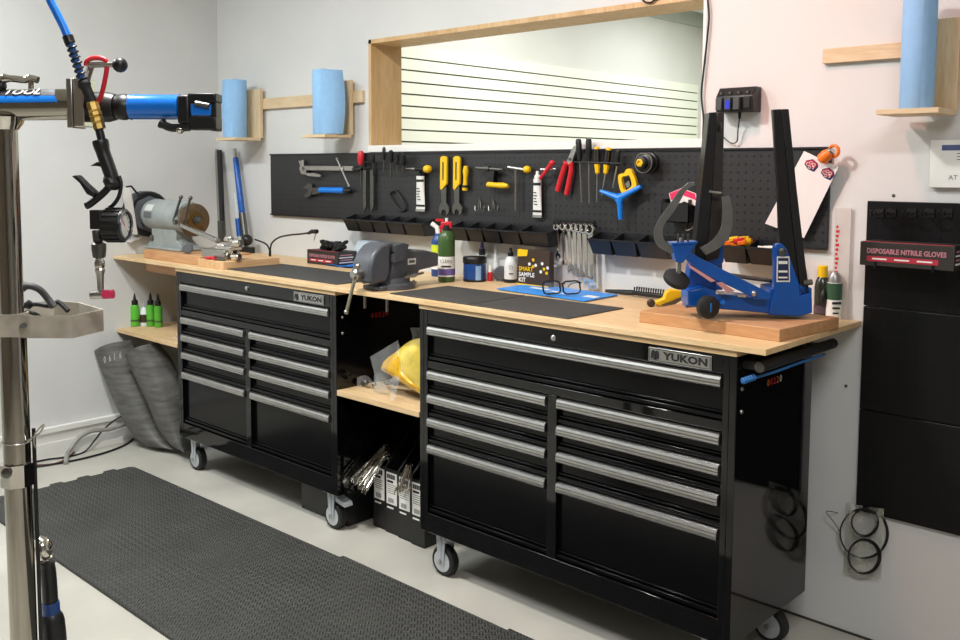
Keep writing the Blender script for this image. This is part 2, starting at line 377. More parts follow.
def cabinet(X, label, handle):
    t = thing('tool_cabinet', label, 'cabinet', (0, 0, 0), 'black tool cabinets on casters')
    b = M()
    b.box(0, .02, .0, CDp, Z0, Z1).box(CW-.02, CW, .0, CDp, Z0, Z1).box(.02, CW-.02, CDp-.01, CDp, Z0, Z1)
    b.box(.02, CW-.02, .03, CDp-.01, Z0, Z0+.02).box(.02, CW-.02, .031, CDp-.01, Z1-.02, Z1)
    b.box(.02, .038, 0, .04, Z0, Z1).box(CW-.038, CW-.02, 0, .04, Z0, Z1)          # stiles
    b.box(.038, CW-.038, 0, .03, Z0, .222)                                          # bottom rail
    b.box(.038, CW-.038, 0, .03, .872, Z1).box(.038, CW-.038, .001, .03, .722, .748).box(.556, .592, 0, .03, .222, .722)
    b.box(.038, CW-.038, .03, .034, .222, .872)
    bo = build('body', b, m_cab, t, bevel=.0015)
    build('wood_top', M().box(0, CW, -.004, CDp, Z1, .9372), m_ply, t, bevel=.001)
    drawer(t, .038, CW-.038, .867, .752)
    for x0, x1 in ((.038, .556), (.592, CW-.038)):
        zs = [.716, .635, .554, .462]; bt = [.641, .560, .468, .228]
        for a, c in zip(zs, bt): drawer(t, x0, x1, a, c)
    build('lock', M().lathe([(.009,0),(.009,.004),(.006,.006)], (.578, 0, .894), (0, -1, 0), 16), m_alu, t)
    np_ = build('nameplate', M().box(.908, 1.098, -.004, -.0002, .876, .9135), m_alu, t, bevel=.001)
    fr = M()
    for q in ((.911,1.095,.9095,.911),(.911,1.095,.8785,.880),(.911,.9125,.8785,.911),(1.0935,1.095,.8785,.911)): fr.box(q[0], q[1], -.0046, -.004, q[2], q[3])
    build('border', fr, m_blkp, np_)
    em = M().lathe([(.0115,0),(.0115,.0006)], (.930, -.004, .892), (0, -1, 0), 18)
    em.prism([V((.917,-.004,.902)), V((.923,-.004,.908)), V((.930,-.004,.9035)), V((.937,-.004,.908)), V((.942,-.004,.899)), V((.942,-.004,.884)), V((.950,-.004,.8835)), V((.915,-.004,.8835))], (0, -.0005, 0))
    build('emblem', em, m_blkp, np_)
    build('emblem_face', M().ball((.930, -.0047, .891), .006, (1, .12, 1)), m_alu, np_)
    text('lettering', 'YUKON', (.953, -.0042, .8845), (1,0,0), (0,0,1), .0215, m_blkp, np_, width=.134, bold=.045)
    sx = CW
    for zz in (.835, .775): build('screw', M().lathe([(.006,0),(.0045,.003),(.001,.0036)], (sx, .03, zz), (1,0,0), 10), m_alu, t)
    for i, ch in enumerate('00220'): text('sticker_letter', ch, (sx, STY+i*.0185, STZ), (0,1,0), (0,0,1), .019, [m_org, m_red, m_red, m_org, m_lab][i] if handle else m_red, t, ex=.0008, bold=.02)
    for x, y, br in ((.075, .05, X < -1 and False), (CW-.075, .05, X < -1), (.075, CDp-.06, False), (CW-.075, CDp-.06, False)): caster(t, x, y, br)
    if handle:
        h = M().cyl((sx+.05, .022, .899), (sx+.05, .475, .899), .0142, n=18)
        ho = build('push_handle', h, m_rub, t)
        build('bracket', M().box(sx, sx+.05, .03, .055, .888, .906), m_blk, ho); build('bracket', M().box(sx, sx+.05, .39, .415, .888, .906), m_blk, ho)
        build('end_cap', M().lathe([(.0135,0),(.0135,.002),(.010,.003)], (sx+.05, .022, .899), (0,-1,0), 18), m_dsteel, ho)
    t.location = (X, 0, 0)
    return t
cabinet(-1.621, 'black nine-drawer tool cabinet standing beside the left wall', False)
cabinet(0, 'black nine-drawer tool cabinet with push handle, beside the wall of black pegboard', True)
# blue strap tied under the push handle
st = M().tube([V((1.182, .0, .860)), V((1.20, .03, .868)), V((1.216, .12, .874)), V((1.218, .25, .876)), V((1.216, .42, .874))], .0042, 8, smooth=6)
for k in range(5): st.torus((1.184+k*.0035, .003+k*.007, .862+k*.0018), (.4, 1, .2), .0062, .0026, 12, 6)
tag(build('cord', st, mat('dull_blue_cord', '2f6fae', .5)), 'blue cord tied along underneath the black push handle', 'cord')
# long plywood worktop over both cabinets
wt = thing('worktop', 'long plywood worktop lying across both black tool cabinets', 'worktop', (-.48, .3, .9375))
build('board', M().box(XL+.004, 1.2495, -.012, YW-.001, .9375, ZT), m_ply, wt, bevel=.001)
build('cleat', M().box(-2.02, -1.68, .06, .10, .885, .9372), m_block, wt)
# plywood shelves between and beside the cabinets
tag(build('shelf', M().box(XL+.002, -1.625, -.002, .5, .565, .583), m_plye, bevel=.001), 'plywood shelf with green bottles between left wall and cabinet', 'shelf')
tag(build('shelf', M().box(-.450, -.003, -.002, .46, .545, .565), m_plye, bevel=.001), 'plywood shelf with yellow bag, in the gap between the cabinets', 'shelf')
# ------------------------------------------------------------------ pegboards
PB0, PB1, PZ0, PZ1 = -1.7253, 1.1446, 1.1545, 1.4617
m_peg = peg('pegboard_black', '272728'); m_peg2 = peg('pegboard_dark', '101011')
pb = thing('pegboard', 'long black pegboard strip with hand tools, below the wall opening', 'pegboard', (-.29, YW, PZ0))
build('panel', M().box(PB0, PB1, YW-.012, YW-.0005, PZ0, PZ1), m_peg, pb, bevel=.002)
fl = M()
build('flange', M().box(PB0, PB1, YW-.018, YW-.012, PZ0, PZ0+.006), m_blk, pb); build('flange', M().box(PB0, PB1, YW-.018, YW-.012, PZ1-.006, PZ1), m_blk, pb)
m_peg2.node_tree.nodes['Principled BSDF'].inputs['Specular IOR Level'].default_value = .25
p2_ = thing('pegboard', 'tall black metal pegboard of three stacked panels at the right edge', 'pegboard', (1.6, YW, .389))
for i in range(3): build('panel', M().box(1.258, 2.05, YW-.014, YW-.0005, .389+i*.3063, .389+(i+1)*.3063-.003), m_peg2, p2_, bevel=.002)
PO = .03   # how far hung tools stand off the wall
def pp(px, py, off=PO): return W(px, py, off)
def flat(pts, off=PO, th=.006): return M().prism([W(x, y, off) for x, y in pts], (0, th, 0))
def rod(m, a, b, r, off=PO, off2=None, r2=None, n=10): return m.cyl(W(*a, off), W(*b, off if off2 is None else off2), r, r2, n)
def hook(px, py, parent=None):           # small wire hook in the board
    c = W(px, py, .014); m = M()
    m.tube([c, c+V((0,-.03,-.002)), c+V((0,-.036,.004)), c+V((0,-.036,.014))], .0022, 6)
    return m
HG = 'tools hung on the long pegboard'
def hung(name, label, cat, px, py): return thing(name, label, cat, W(px, py, PO), HG)

# 1 long chrome adjustable wrench with sliding cross bar
t = hung('pipe_wrench', 'long chrome sliding-bar wrench hung level at the pegboard left end', 'wrench', 300, 168)
m = M(); m.ob((W(303,168,PO)+W(354,168.5,PO))/2, (W(354,168.5,PO)-W(303,168,PO))/2, (0,.006,0), (0,0,.011)); build('shaft', m, m_steel, t, bevel=.002)
m = flat([(298,161),(303,160),(303,166),(306,169),(306,175),(301,174),(299,169),(300,165)], .036, .02); build('jaw', m, m_steel, t, bevel=.002)
build('lower_jaw', flat([(303,173),(314,173),(321,175),(320,177),(308,176)], .034, .012), m_steel, t)
m = M(); rod(m, (337,159), (349,186), .004, .04); m.ball(W(337,159,.04), .007); m.ball(W(349,186,.04), .006); build('cross_bar', m, m_steel, t)
build('slider', M().lathe([(.011,-.012),(.013,-.006),(.013,.006),(.011,.012)], W(343,169,PO), (1,0,0), 14), m_steel, t)
build('tip', M().lathe([(.008,0),(.012,.02),(.01,.05),(.006,.06)], W(353,169,PO), (1,0,0), 12), m_blk, t)
# 2 blue-grip adjustable wrench
t = hung('adjustable_wrench', 'adjustable wrench with a blue grip below the long chrome wrench', 'wrench', 325, 190)
m = M(); a, b = W(320,190,PO), W(345,190.5,PO); m.tube([a, a+(b-a)*.1, a+(b-a)*.5, a+(b-a)*.9, b], [.012,.0145,.0135,.015,.012], 10); build('grip', m, m_bluep, t)
build('end', M().lathe([(.013,0),(.012,.03),(.006,.045)], W(344.5,190.5,PO), (1,0,0), 12), m_blk, t)
build('neck', flat([(309,188),(320,187.5),(320,193.5),(311,194.5)], PO, .01), m_dsteel, t)
build('jaw', flat([(303,188),(308,183.5),(311,184),(312,192),(310,196),(306,198),(304,195),(308,192),(307,189)], PO+.003, .014), m_dsteel, t, bevel=.001)
# 3 red-handled scraper
t = hung('scraper', 'thin tool with a red handle near the left of the pegboard', 'tool', 361, 165)
c0, c1 = W(361,165,PO), W(361,152,PO); m = M().lathe([(.009,0),(.014,.008),(.0155,.03),(.015,.05),(.010,.062),(.004,.064)], c0, (0,0,1), 14); build('handle', m, m_red, t)
m = M(); rod(m, (361,165), (361,187), .0035); build('blade', m, m_dsteel, t)
# 4 black rack with screwdrivers and keys
t = thing('tool_rack', 'black wire tool rack behind the black-handled keys on the pegboard', 'rack', W(382,165,.02), HG)
for yy in (162, 168): build('rail', M().cyl(W(364,yy,.05), W(404,yy+.5,.05), .0025, n=8), m_blk, t)
for xx in (364, 384, 404): build('arm', M().cyl(W(xx,163,.05), W(xx,162,.012), .0025, n=8), m_blk, t)
for i, (x, y0, y1, y2, r) in enumerate([(373,154,163,176,.010), (384,147,160,172,.008), (391,150,163,178,.011), (397,153,165,173,.010), (403,153,166,174,.012)]):
    tt = hung('hex_driver', ['stubby black driver first in the black wire rack', 'tall black driver rising above the pegboard top edge', 'black driver third in the black wire rack', 'black driver fourth in the black wire rack', 'thick black driver at the right of the wire rack'][i], 'screwdriver', x, y1)
    a, b = W(x,y1,.05), W(x,y0,.05); L = (b-a).length
    build('handle', M().lathe([(r*.6,0),(r,L*.2),(r*.9,L*.6),(r,L*.85),(r*.5,L)], a, b-a, 10), m_blk, tt); mm = M(); rod(mm, (x,y1), (x,y2), .003, .05); build('shaft', mm, m_dsteel, tt)
# tall grey strip tools hanging under the red handle
for i, (x0, x1, lab) in enumerate([(363,366,'long dark file hanging under the red handled scraper'), (370,373.5,'second long dark file, nearer the black loop')]):
    t = hung('file', lab, 'file', x0, 170)
    build('blade', flat([(x0,170),(x1,170),(x1,206),(x0+1,212),(x0,206)], PO, .005), m_dsteel, t); build('tang', M().cyl(W((x0+x1)/2,170,PO), W((x0+x1)/2,160,PO), .006, .009, 10), m_blk, t)
# 5 black looped strap
m = M().tube([W(391,193,.02), W(396,191,.02), W(402,199,.02), W(406,208,.02), W(402,211,.02), W(396,206,.02), W(392,199,.02)], .004, 8, closed=True, smooth=5)
tag(build('strap_loop', m, m_blk), 'black strap loop hanging on the pegboard above the left bins', 'strap', HG)
# tubes of grease with hooks
def grease(x0, x1, y0, y1, lab, rod_):
    t = hung('grease_tube', lab, 'tube', (x0+x1)/2, y1)
    c = (x0+x1)/2; a, b = W(c,y0,PO), W(c,y1,PO); w = (W(x1,y0,PO)-W(x0,y0,PO)).x/2; L = (a-b).length
    def fn(u, v):
        k = 2*math.pi*u; r = .016*(1-v*.85)
        return a + V((math.cos(k)*w*(.72+.28*v), math.sin(k)*r, -L*v))
    build('tube', M().grid(fn, 16, 8), m_lab, t)
    build('crimp', M().box(b.x-w, b.x+w, b.y-.003, b.y+.003, b.z-.006, b.z+.004), m_steel, t)
    build('cap', M().lathe([(.012,0),(.012,.012),(.007,.016),(.006,.03)], a, (0,0,1), 14), m_blk if rod_ else m_lab, t)
    for fr_ in ((.1,.17),(.84,.9)):
        bm = M(); bm.grid(lambda u, v: fn(.5+u*.5, fr_[0]+(fr_[1]-fr_[0])*v)+V((0,-.0012,0)), 8, 1); build('band', bm, m_blkp, t)
    for k in range(5): q_ = fn(.75,.7-k*.08); build('print_line', M().box(q_.x-w*.45, q_.x+w*(.3-.12*(k % 3)), q_.y-.0012, q_.y-.0006, q_.z, q_.z+.0035), m_blkp, t)
    return t
grease(416, 425, 176, 210, 'white tube hung beside the left yellow-handled wrench', 1)
grease(533, 542, 179, 216, 'white tube hung below the red lever, right of the T-handle', 0)
# tool above the left tube: tapered pin with yellow knob
t = hung('awl', 'silver awl with round yellow knob above the left white tube', 'awl', 418, 169)
m = M(); rod(m, (406,168.5), (416,169), .002, .045, None, .006); build('blade', m, m_steel, t); build('collar', M().cyl(W(416,169,.045), W(424,169,.045), .009, n=12), m_blk, t)
build('knob', M().lathe([(.007,0),(.014,.008),(.017,.02),(.014,.034),(.006,.04)], W(424,169,.045), (1,0,0), 16), m_yel, t)
# 7 yellow-handled wrenches
for i, dx in enumerate((0, 13)):
    t = hung('cone_wrench', ['yellow-handled wrench nearest the white grease tube', 'yellow-handled wrench right next to its twin'][i], 'wrench', 442+dx, 190)
    build('handle', flat([(440+dx,157.5),(442+dx,156),(445+dx,156.3),(446.5+dx,158.5),(446.3+dx,184),(441+dx,190.5),(439.7+dx,188)], .034, .012), m_yel, t, bevel=.002)
    build('slot', flat([(442.3+dx,162),(443.6+dx,162),(443.4+dx,180),(442.3+dx,180)], .0348, .001), m_blkp, t)
    build('neck', flat([(441+dx,189),(446.2+dx,184),(446+dx,205),(441.5+dx,205)], .03, .005), m_dsteel, t)
    build('jaw', flat([(441+dx,203),(446+dx,203),(449+dx,208),(448.5+dx,213),(446+dx,216),(445.5+dx,211),(443.5+dx,209),(441.5+dx,211),(441.5+dx,215),(439+dx,212),(439+dx,207)], .031, .007), m_dsteel, t)
# 8 stubby yellow screwdriver
t = hung('stubby_screwdriver', 'short yellow screwdriver right of the two yellow-handled wrenches', 'screwdriver', 465, 180)
a, b = W(465,190.5,PO), W(466,166,PO); L = (b-a).length
build('handle', M().lathe([(.011,0),(.013,.01),(.009,.03),(.009,L*.55),(.013,L*.8),(.009,L)], a, b-a, 12), m_yel, t); build('ring', M().lathe([(.0138,.012),(.0138,.022)], a, b-a, 12), m_blkp, t)
# 9 chain tool with yellow handle
t = hung('chain_tool', 'dark chain tool with level yellow handle in the pegboard middle', 'tool', 490, 172)
m = M(); rod(m, (476,168), (501,169.5), .006, .04); m.lathe([(.010,0),(.010,.03)], W(484,168.5,.04), (1,0,0), 8); build('spindle', m, m_dsteel, t)
build('body', flat([(485,170),(494,170),(493,184),(487,186),(486,178)], .04, .02), m_blk, t, bevel=.002)
a, b = W(487,184.5,.045), W(508,186,.045); L = (b-a).length; build('handle', M().lathe([(.006,0),(.011,.006),(.010,L*.4),(.012,L*.8),(.007,L)], a, b-a, 12), m_yel, t)
build('pin', M().cyl(W(499,169,.04), W(503,169.5,.04), .004, n=8), m_dsteel, t)
# 10 empty wire hooks
for i, x in enumerate((479.5, 493)):
    m = M(); c = W(x,205,.016)
    m.tube([W(x-4.5,206,.03), W(x-4,211,.035), W(x-1,210,.03), W(x-.5,200,.016), W(x+.5,200,.016), W(x+1.5,210,.03), W(x+4,211,.035), W(x+4.8,206,.03)], .0018, 6, smooth=3)
    tag(build('wire_hook', m, m_dsteel), ['empty double wire hook under the chain tool, left one', 'empty double wire hook under the chain tool, right one'][i], 'hook', 'empty wire hooks')
# 11 T-handle driver
t = hung('tee_handle', 'chrome T-handle driver with a yellow end knob', 'driver', 516, 170)
m = M(); rod(m, (508,167), (524,169.5), .005, .035); rod(m, (515.8,168), (515.8,211), .0045, .035); build('bar', m, m_steel, t)
build('knob', M().ball(W(527,169.5,.035), .016, (1,1,.9), 14), m_yel, t); build('collar', M().cyl(W(524,169.2,.035), W(530,170,.035), .008, n=10), m_yel, t)
# 12 red lever over second tube
t = hung('cutter', 'small silver cutter with a red lever above the right tube', 'tool', 547, 169)
m = M(); rod(m, (541,169.5), (556,169), .005, .045, None, .004); build('body', m, m_steel, t); m = M(); rod(m, (540,179), (552,163), .006, .052, None, .009); m.ball(W(552,163,.052), .011); build('lever', m, m_red, t)
# 13 red pliers
t = hung('pliers', 'pliers with long red handles hung jaws up', 'pliers', 567, 163)
m = M(); m.tube([W(567,162,PO), W(565,166,PO), W(561,178,PO), W(557.5,191,PO)], [.007,.012,.013,.010], 10, smooth=4); build('handle', m, m_red, t)
m = M(); m.tube([W(570,163,PO), W(571.5,168,PO), W(569,182,PO), W(566.5,194.5,PO)], [.007,.012,.013,.010], 10, smooth=4); build('handle', m, m_red, t)
build('jaws', flat([(565.5,164),(571,165),(573,158),(576,150),(576,145.5),(573.5,146),(570,153)], .034, .01), m_steel, t, bevel=.001); build('rivet', M().lathe([(.006,0),(.006,.004)], W(570,159,.034), (0,-1,0), 10), m_dsteel, t)
# 14-15 screwdrivers
def driver(name, lab, top, neck, tip, mh, band=None, r=.011):
    t = hung(name, lab, 'screwdriver', *neck); a, b = W(*neck,.04), W(*top,.04); L = (b-a).length
    build('handle', M().lathe([(r*.5,0),(r*.8,L*.06),(r*.8,L*.16),(r,L*.3),(r,L*.85),(r*.8,L*.97),(r*.3,L)], a, b-a, 8), mh, t, ang=25)
    if band: build('band', M().lathe([(r*1.03,L*band[0]),(r*1.03,L*band[1])], a, b-a, 12), m_blk if mh is m_yel else m_yel, t)
    m = M(); rod(m, neck, tip, .0032, .04, .03); build('shaft', m, m_steel, t)
driver('screwdriver', 'black-handled screwdriver next to the red pliers', (578.3,138.5), (580,161), (582,202), m_blk)
driver('screwdriver', 'black-handled screwdriver second from the red pliers', (588.7,138), (589,161), (589.5,203), m_blk)
driver('screwdriver', 'yellow and black screwdriver hanging straight, left of its pair', (597,146.5), (597.5,174), (597,202), m_yel, (.36,.9))
driver('screwdriver', 'yellow and black screwdriver hanging tilted, right of its pair', (609,147.5), (605.5,174), (602,195), m_yel, (.36,.9))
driver('screwdriver', 'slim all-black screwdriver left of the yellow cutter', (618,150), (617,166), (613,188), m_blk, None, .009)
t = thing('tool_rack', 'black wire rail holding the row of screwdrivers', 'rack', W(600,163,.03), HG)
build('rail', M().cyl(W(574,162,.05), W(622,163.5,.05), .0025, n=8), m_blk, t)
for xx, yy in ((575,162.1), (621,163.4)): build('arm', M().cyl(W(xx,yy,.05), W(xx,yy,.0125), .0025, n=8), m_blk, t)
# 16 yellow ring cutter
t = hung('tube_cutter', 'yellow hand tube cutter above the blue three-way wrench', 'cutter', 627, 182)
out = [(618,176),(624,173),(626,169.5),(630,168.8),(632,172),(636,183),(634,190),(622,194)]; inn = [(621.5,178),(626,176),(629,175.5),(631.5,183),(630.5,187),(624,190)]
m = M(); th = .014
P_ = [W(x, y, .045) for x, y in out]; Q_ = [W(x, y, .045) for x, y in inn]
def ring(m, P, Q, th):                   # frame between two outlines
    n = 24
    def rs(L):
        C_ = cr(L, 12, True); return [C_[int(i*len(C_)/n)] for i in range(n)]
    A, B = rs(P), rs(Q); y = V((0, th, 0)); vs = A+B+[p+y for p in A]+[p+y for p in B]; fs = []
    for i in range(n):
        j = (i+1) % n; fs += [(i,j,n+j,n+i), (2*n+i,3*n+i,3*n+j,2*n+j), (i,2*n+i,2*n+j,j), (n+i,n+j,3*n+j,3*n+i)]
    return m.add(vs, fs)
build('frame', ring(m, P_, Q_, th), m_yel, t, ang=50); build('blade', flat([(625,184),(629,180),(630,186),(627,188)], .042, .004), m_steel, t)
# 17 blue three-way wrench
t = hung('three_way_wrench', 'blue Y-shaped three-way hex wrench', 'wrench', 619, 200)
c = W(619.5,198,.05)
for e, rr in (((600.5,191),.008), ((641,186.5),.009), ((620.5,219.5),.009)):
    b = W(*e, .05); d = b-c; m = M(); m.tube([c, c+d*.35, c+d*.75, b], [.013,.010,rr,rr*.8], 10); build('arm', m, m_bluep, t)
build('hub', M().lathe([(.016,-.008),(.018,0),(.016,.008)], c, (0,-1,0), 16), m_bluep, t)
# 18 black ring stack with yellow core
t = hung('lockring_tool', 'thick black ribbed disc with a yellow centre hung on the pegboard', 'tool', 650, 163); c = W(651,163,.012)
build('disc', M().lathe([(.030,0),(.036,.004),(.036,.018),(.031,.02),(.031,.026),(.036,.028),(.036,.044),(.030,.05),(.022,.052),(.020,.066),(.014,.068)], c, (0,-1,0), 28), m_blk, t)
build('core', M().lathe([(.014,0),(.014,.006),(.009,.008),(.009,.003)], c+V((0,-.066,0)), (0,-1,0), 6), m_yel, t, ang=20)
build('band', M().torus(c+V((0,-.047,0)), (0,1,0), .033, .002, 28, 6), m_steel, t)

# ------------------------------------------------------------------ hopper bins
def bin_(x0, x1, zt, h, label, group, d0=.055, d1=.08, zoff=.014):
    y0 = YW-zoff; th = .003; m = M(); zb = zt-h; zl = zt-h*.30; ins = .009
    def X(z, sgn): return (x0 if sgn < 0 else x1) - sgn*ins*(zt-z)/h
    for sgn in (-1, 1):
        m.prism([V((X(z, sgn), y, z)) for y, z in ((y0, zt), (y0, zb), (y0-d0, zb), (y0-d1, zl))], (-sgn*th, 0, 0))
    m.prism([V((X(zt,-1), y0, zt)), V((X(zt,1), y0, zt)), V((X(zb,1), y0, zb)), V((X(zb,-1), y0, zb))], (0, -th, 0))
    m.prism([V((X(zb,-1), y0, zb)), V((X(zb,1), y0, zb)), V((X(zb,1), y0-d0, zb)), V((X(zb,-1), y0-d0, zb))], (0, 0, th))
    m.prism([V((X(zb,-1), y0-d0, zb)), V((X(zb,1), y0-d0, zb)), V((X(zl,1), y0-d1, zl)), V((X(zl,-1), y0-d1, zl))], (0, th, 0))
    m.box(X(zl,-1), X(zl,1), y0-d1-.004, y0-d1+.002, zl-.003, zl+.003)
    b = build('bin', m, m_bin, None, ang=20); b.name = 'storage_bin'
    tag(b, label, 'bin', group); return b
def row(pxs, py_top, py_bot, labels, group, d1=.08):
    z1 = W(pxs[0], py_top[0], .014).z; out = []
    for i in range(len(pxs)-1):
        a = W(pxs[i], py_bot[0]+(py_bot[1]-py_bot[0])*i/(len(pxs)-2 or 1), .08); b = W(pxs[i+1], py_bot[1], .08)
        out.append((a.x, b.x))
    zb = W(pxs[0], py_bot[0], .075).z
    for (a, b), lab in zip(out, labels): bin_(a-.004, b-.001, zb+.075, .075, lab, group, .055, d1)
ordw = ['first', 'second', 'third', 'fourth', 'fifth']
row([345.5,359,373.5,388.5,405,425], (216,222), (230.5,237), ['black hopper bin, %s from left in the left row of five' % w for w in ordw], 'left row of black bins')
row([452,468,484,501,521,550], (226,230), (240,247), ['black hopper bin, %s from left in the row above the blue tub' % w for w in ordw], 'middle row of black bins')
row([590,613,638,669], (233,236), (253.5,258.5), ['black hopper bin, %s from left in the row right of the wrenches' % w for w in ordw], 'right row of black bins')
row([722,748,781], (243,250), (262,266.5), ['black hopper bin filled with red and yellow bits, behind the truing stand', 'black hopper bin with white bits beside the blue upright'], 'bins behind the truing stand', .08)
# bin contents
z0 = W(722, 262, .075).z; a = W(722,262,.08).x; b = W(748,266,.08).x; e = W(781,266.5,.08).x
for k in range(34):
    x = a+.015+random.random()*(b-a-.03); y = YW-.03-random.random()*.05; c = [m_red, m_org, m_yel][k % 3 if y < YW-.05 else 2-(k % 2)]
    o = build('plastic_bit', M().ob((x, y, z0+.056+random.random()*.02), V((.012,.003,.002)), V((-.002,.007,.001)), V((0,-.001,.006))), c, bevel=.001)
    tag(o, 'small %s plastic bit heaped in a black bin' % {m_red: 'red', m_org: 'orange', m_yel: 'yellow'}[c], 'plastic bit', 'bits in the red and yellow bin')
for k in range(12):
    x = b+.03+random.random()*(e-b-.05); y = YW-.04-random.random()*.045
    o = build('valve_core', M().tube([V((x,y,z0+.048+.012*random.random())), V((x+.02,y+.006*random.random(),z0+.055)), V((x+.032,y+.004,z0+.05))], .004, 7), m_lab)
    tag(o, 'small white bit lying in the bin beside the blue upright', 'small part', 'white bits in the bin')
# open black box with pink packets on the board
t = hung('card_box', 'black open box with pink packets on the pegboard right of the tubes', 'box', 677, 205)
bx = M(); y1 = YW-.0125; xa, xb = W(662,205,.08).x, W(694,205,.05).x; za, zb = W(675,222,.06).z, W(675,199,.06).z
bx.box(xa, xb, y1-.07, y1, za, za+.003).box(xa, xa+.003, y1-.07, y1, za, zb).box(xb-.003, xb, y1-.07, y1, za, zb).box(xa, xb, y1-.07, y1-.067, za, zb-.012).box(xa, xb, y1-.003, y1, za, zb)
build('tray', bx, m_blk, t)
for i, (q, lab) in enumerate([((.02,-.03), 'pink and white packet leaning left in the black box'), ((.075,-.025), 'pink and white packet leaning right in the black box')]):
    c = V((xa+q[0]+.02, y1-.038-.012*i, zb+.006)); u = V((.026,0,.010 if i == 0 else -.008)); v = V((-.006,0,.022))
    pk = thing('packet', lab, 'packet', c, 'pink packets'); build('pouch', M().ob(c, u, v, V((0,.002,0))), m_lab, pk, bevel=.001); build('print', M().ob(c+v*.45+V((0,-.0024,0)), u*.9, v*.5, V((0,.0004,0))), m_pink, pk)
m = M(); m.tube([W(689,222,.02), W(686,230,.06), W(692,228,.05), W(699,221,.03)], .0016, 6, smooth=4); tag(build('wire_hook', m, m_steel), 'bent wire hook below the black box with pink packets', 'hook')

# ------------------------------------------------------------------ combination wrenches on their holder
wz = thing('wrench_holder', 'row of black pegs holding the combination wrenches', 'holder', W(573,222,.02))
build('strip', M().box(W(554,225,.02).x, W(594,225,.02).x, YW-.018, YW-.0125, W(570,226,.02).z, W(570,220,.02).z), m_blk, wz)
tops = [(556,227),(562.5,226.6),(568.5,227),(574,227.4),(578.5,228),(584,228.6),(590,229.4)]; bots = [(558,256),(565,263),(570.5,268),(576,272),(582,276.5),(587,281),(592,286)]
for i, (a_, b_) in enumerate(zip(tops, bots)):
    a = W(*a_,.05); b = W(*b_,.045); k = .0085+.001*i
    build('peg', M().tube([V((a.x, YW-.014, a.z+.012)), V((a.x, YW-.058, a.z+.010)), V((a.x, YW-.064, a.z+.02))], .0025, 6), m_blk, wz)
    t = thing('combination_wrench', 'chrome combination wrench, %s shortest of the hanging set' % (['first', 'second', 'third', 'fourth', 'fifth', 'sixth', 'seventh'][i]), 'wrench', b, 'hanging combination wrenches')
    build('ring', M().torus(a, (0,1,0), k*1.1, k*.42, 18, 6), m_chr, t)
    d = (b-a).normalized(); s = V((0,1,0)).cross(d)
    build('shaft', M().prism([a+d*k*1.3+s*k*.75, a+d*k*1.3-s*k*.75, b-d*k*1.2-s*k*.5, b-d*k*1.2+s*k*.5], (0,.004,0)), m_chr, t, bevel=.001)
    e = b; build('jaw', M().prism([e-d*k*1.3+s*k*.6, e-d*k*1.3-s*k*.6, e-d*k*.3-s*k*1.3, e+d*k*.9-s*k*1.1, e+d*k*.8-s*k*.5, e-d*k*.1-s*k*.4, e-d*k*.1+s*k*.4, e+d*k*.6+s*k*.6, e+d*k*.9+s*k*1.2, e-d*k*.3+s*k*1.3], (0,.005,0)), m_chr, t)

# ------------------------------------------------------------------ wall: paper towel holders
def rail(x0, x1, z0, z1, lab, th=.0178): return tag(build('wall_rail', M().box(x0, x1, YW-th, YW-.0005, z0, z1), m_pinex, bevel=.001), lab, 'rail', 'pine wall rails')
rail(-2.19, -.996, 1.688, 1.741, 'pine rail on the wall carrying two paper towel holders')
rail(1.113, 1.9, 1.706, 1.749, 'short pine rail at the right behind a paper towel holder')
def holder(bl, br, zpx, bz1, sl, sr, rpx, R, ztop, lab, lab2, f0, f1, ext):
    # bl, br: board pixel columns; sl: shelf front-left column; sr: shelf back-right column
    bx0, bx1 = W(bl, zpx, .036).x, W(br, zpx, .036).x; bz0 = W(br, zpx, .036).z
    t = thing('towel_holder', lab, 'holder', (bx0, YW, bz0), 'pine paper towel holders')
    yb = YW-.018; build('back_board', M().box(bx0, bx1, yb-.018, yb-.0005, bz0, bz1), m_pine, t, bevel=.001)
    sx0 = at(sl, zpx, 1, yb-.018-.15).x; sx1 = W(sr, zpx, .036).x
    build('shelf_board', M().box(sx0, sx1, yb-.018-.15, yb-.0005-.018, bz0-.014, bz0), m_pinex, t, bevel=.001)
    c = at(rpx, zpx, 1, YW-.036-R-.015-(.03 if ext > .9 else 0)); c.z = bz0+.001; H_ = at(rpx, ztop, 1, c.y).z-c.z
    t2 = thing('paper_towel_roll', lab2, 'paper towels', c, 'blue paper towel rolls')
    build('roll', M().lathe([(.02,0),(R-.002,0),(R,.003),(R,H_-.003),(R-.002,H_),(.02,H_),(.02,H_-.02)], c, (0,0,1), 36), m_towel, t2)
    def fl(u, v):
        a = f0 + (f1-f0)*u; r = R*(1.012+ext*u*u*(.75+.25*math.sin(v*math.pi)))
        return c + V((math.cos(a)*r, math.sin(a)*r, .002+(H_-.004)*v))
    build('loose_sheet', M().grid(fl, 14, 10), m_towel, t2)
    build('core', M().lathe([(.019,.0),(.019,H_+.004)], c, (0,0,1), 18), m_card, t2)
holder(245, 260.5, 138, 1.79, 216, 261, 236.5, .055, 80, 'pine paper towel holder nearest the left wall corner', 'blue paper towel roll nearest the left wall corner', 5.4, 3.75, .35)
holder(334, 350.5, 135, 1.79, 302, 351.5, 324.5, .052, 70, 'pine paper towel holder between the wall opening and left corner', 'tall blue paper towel roll left of the wall opening', -.9, .5, .95)
holder(920, 956.5, 110, 1.80, 876, 957, 915.5, .0415, -5, 'pine paper towel holder at the right edge, above the sign', 'blue paper towel roll at the right edge', -1.0, .7, .12)

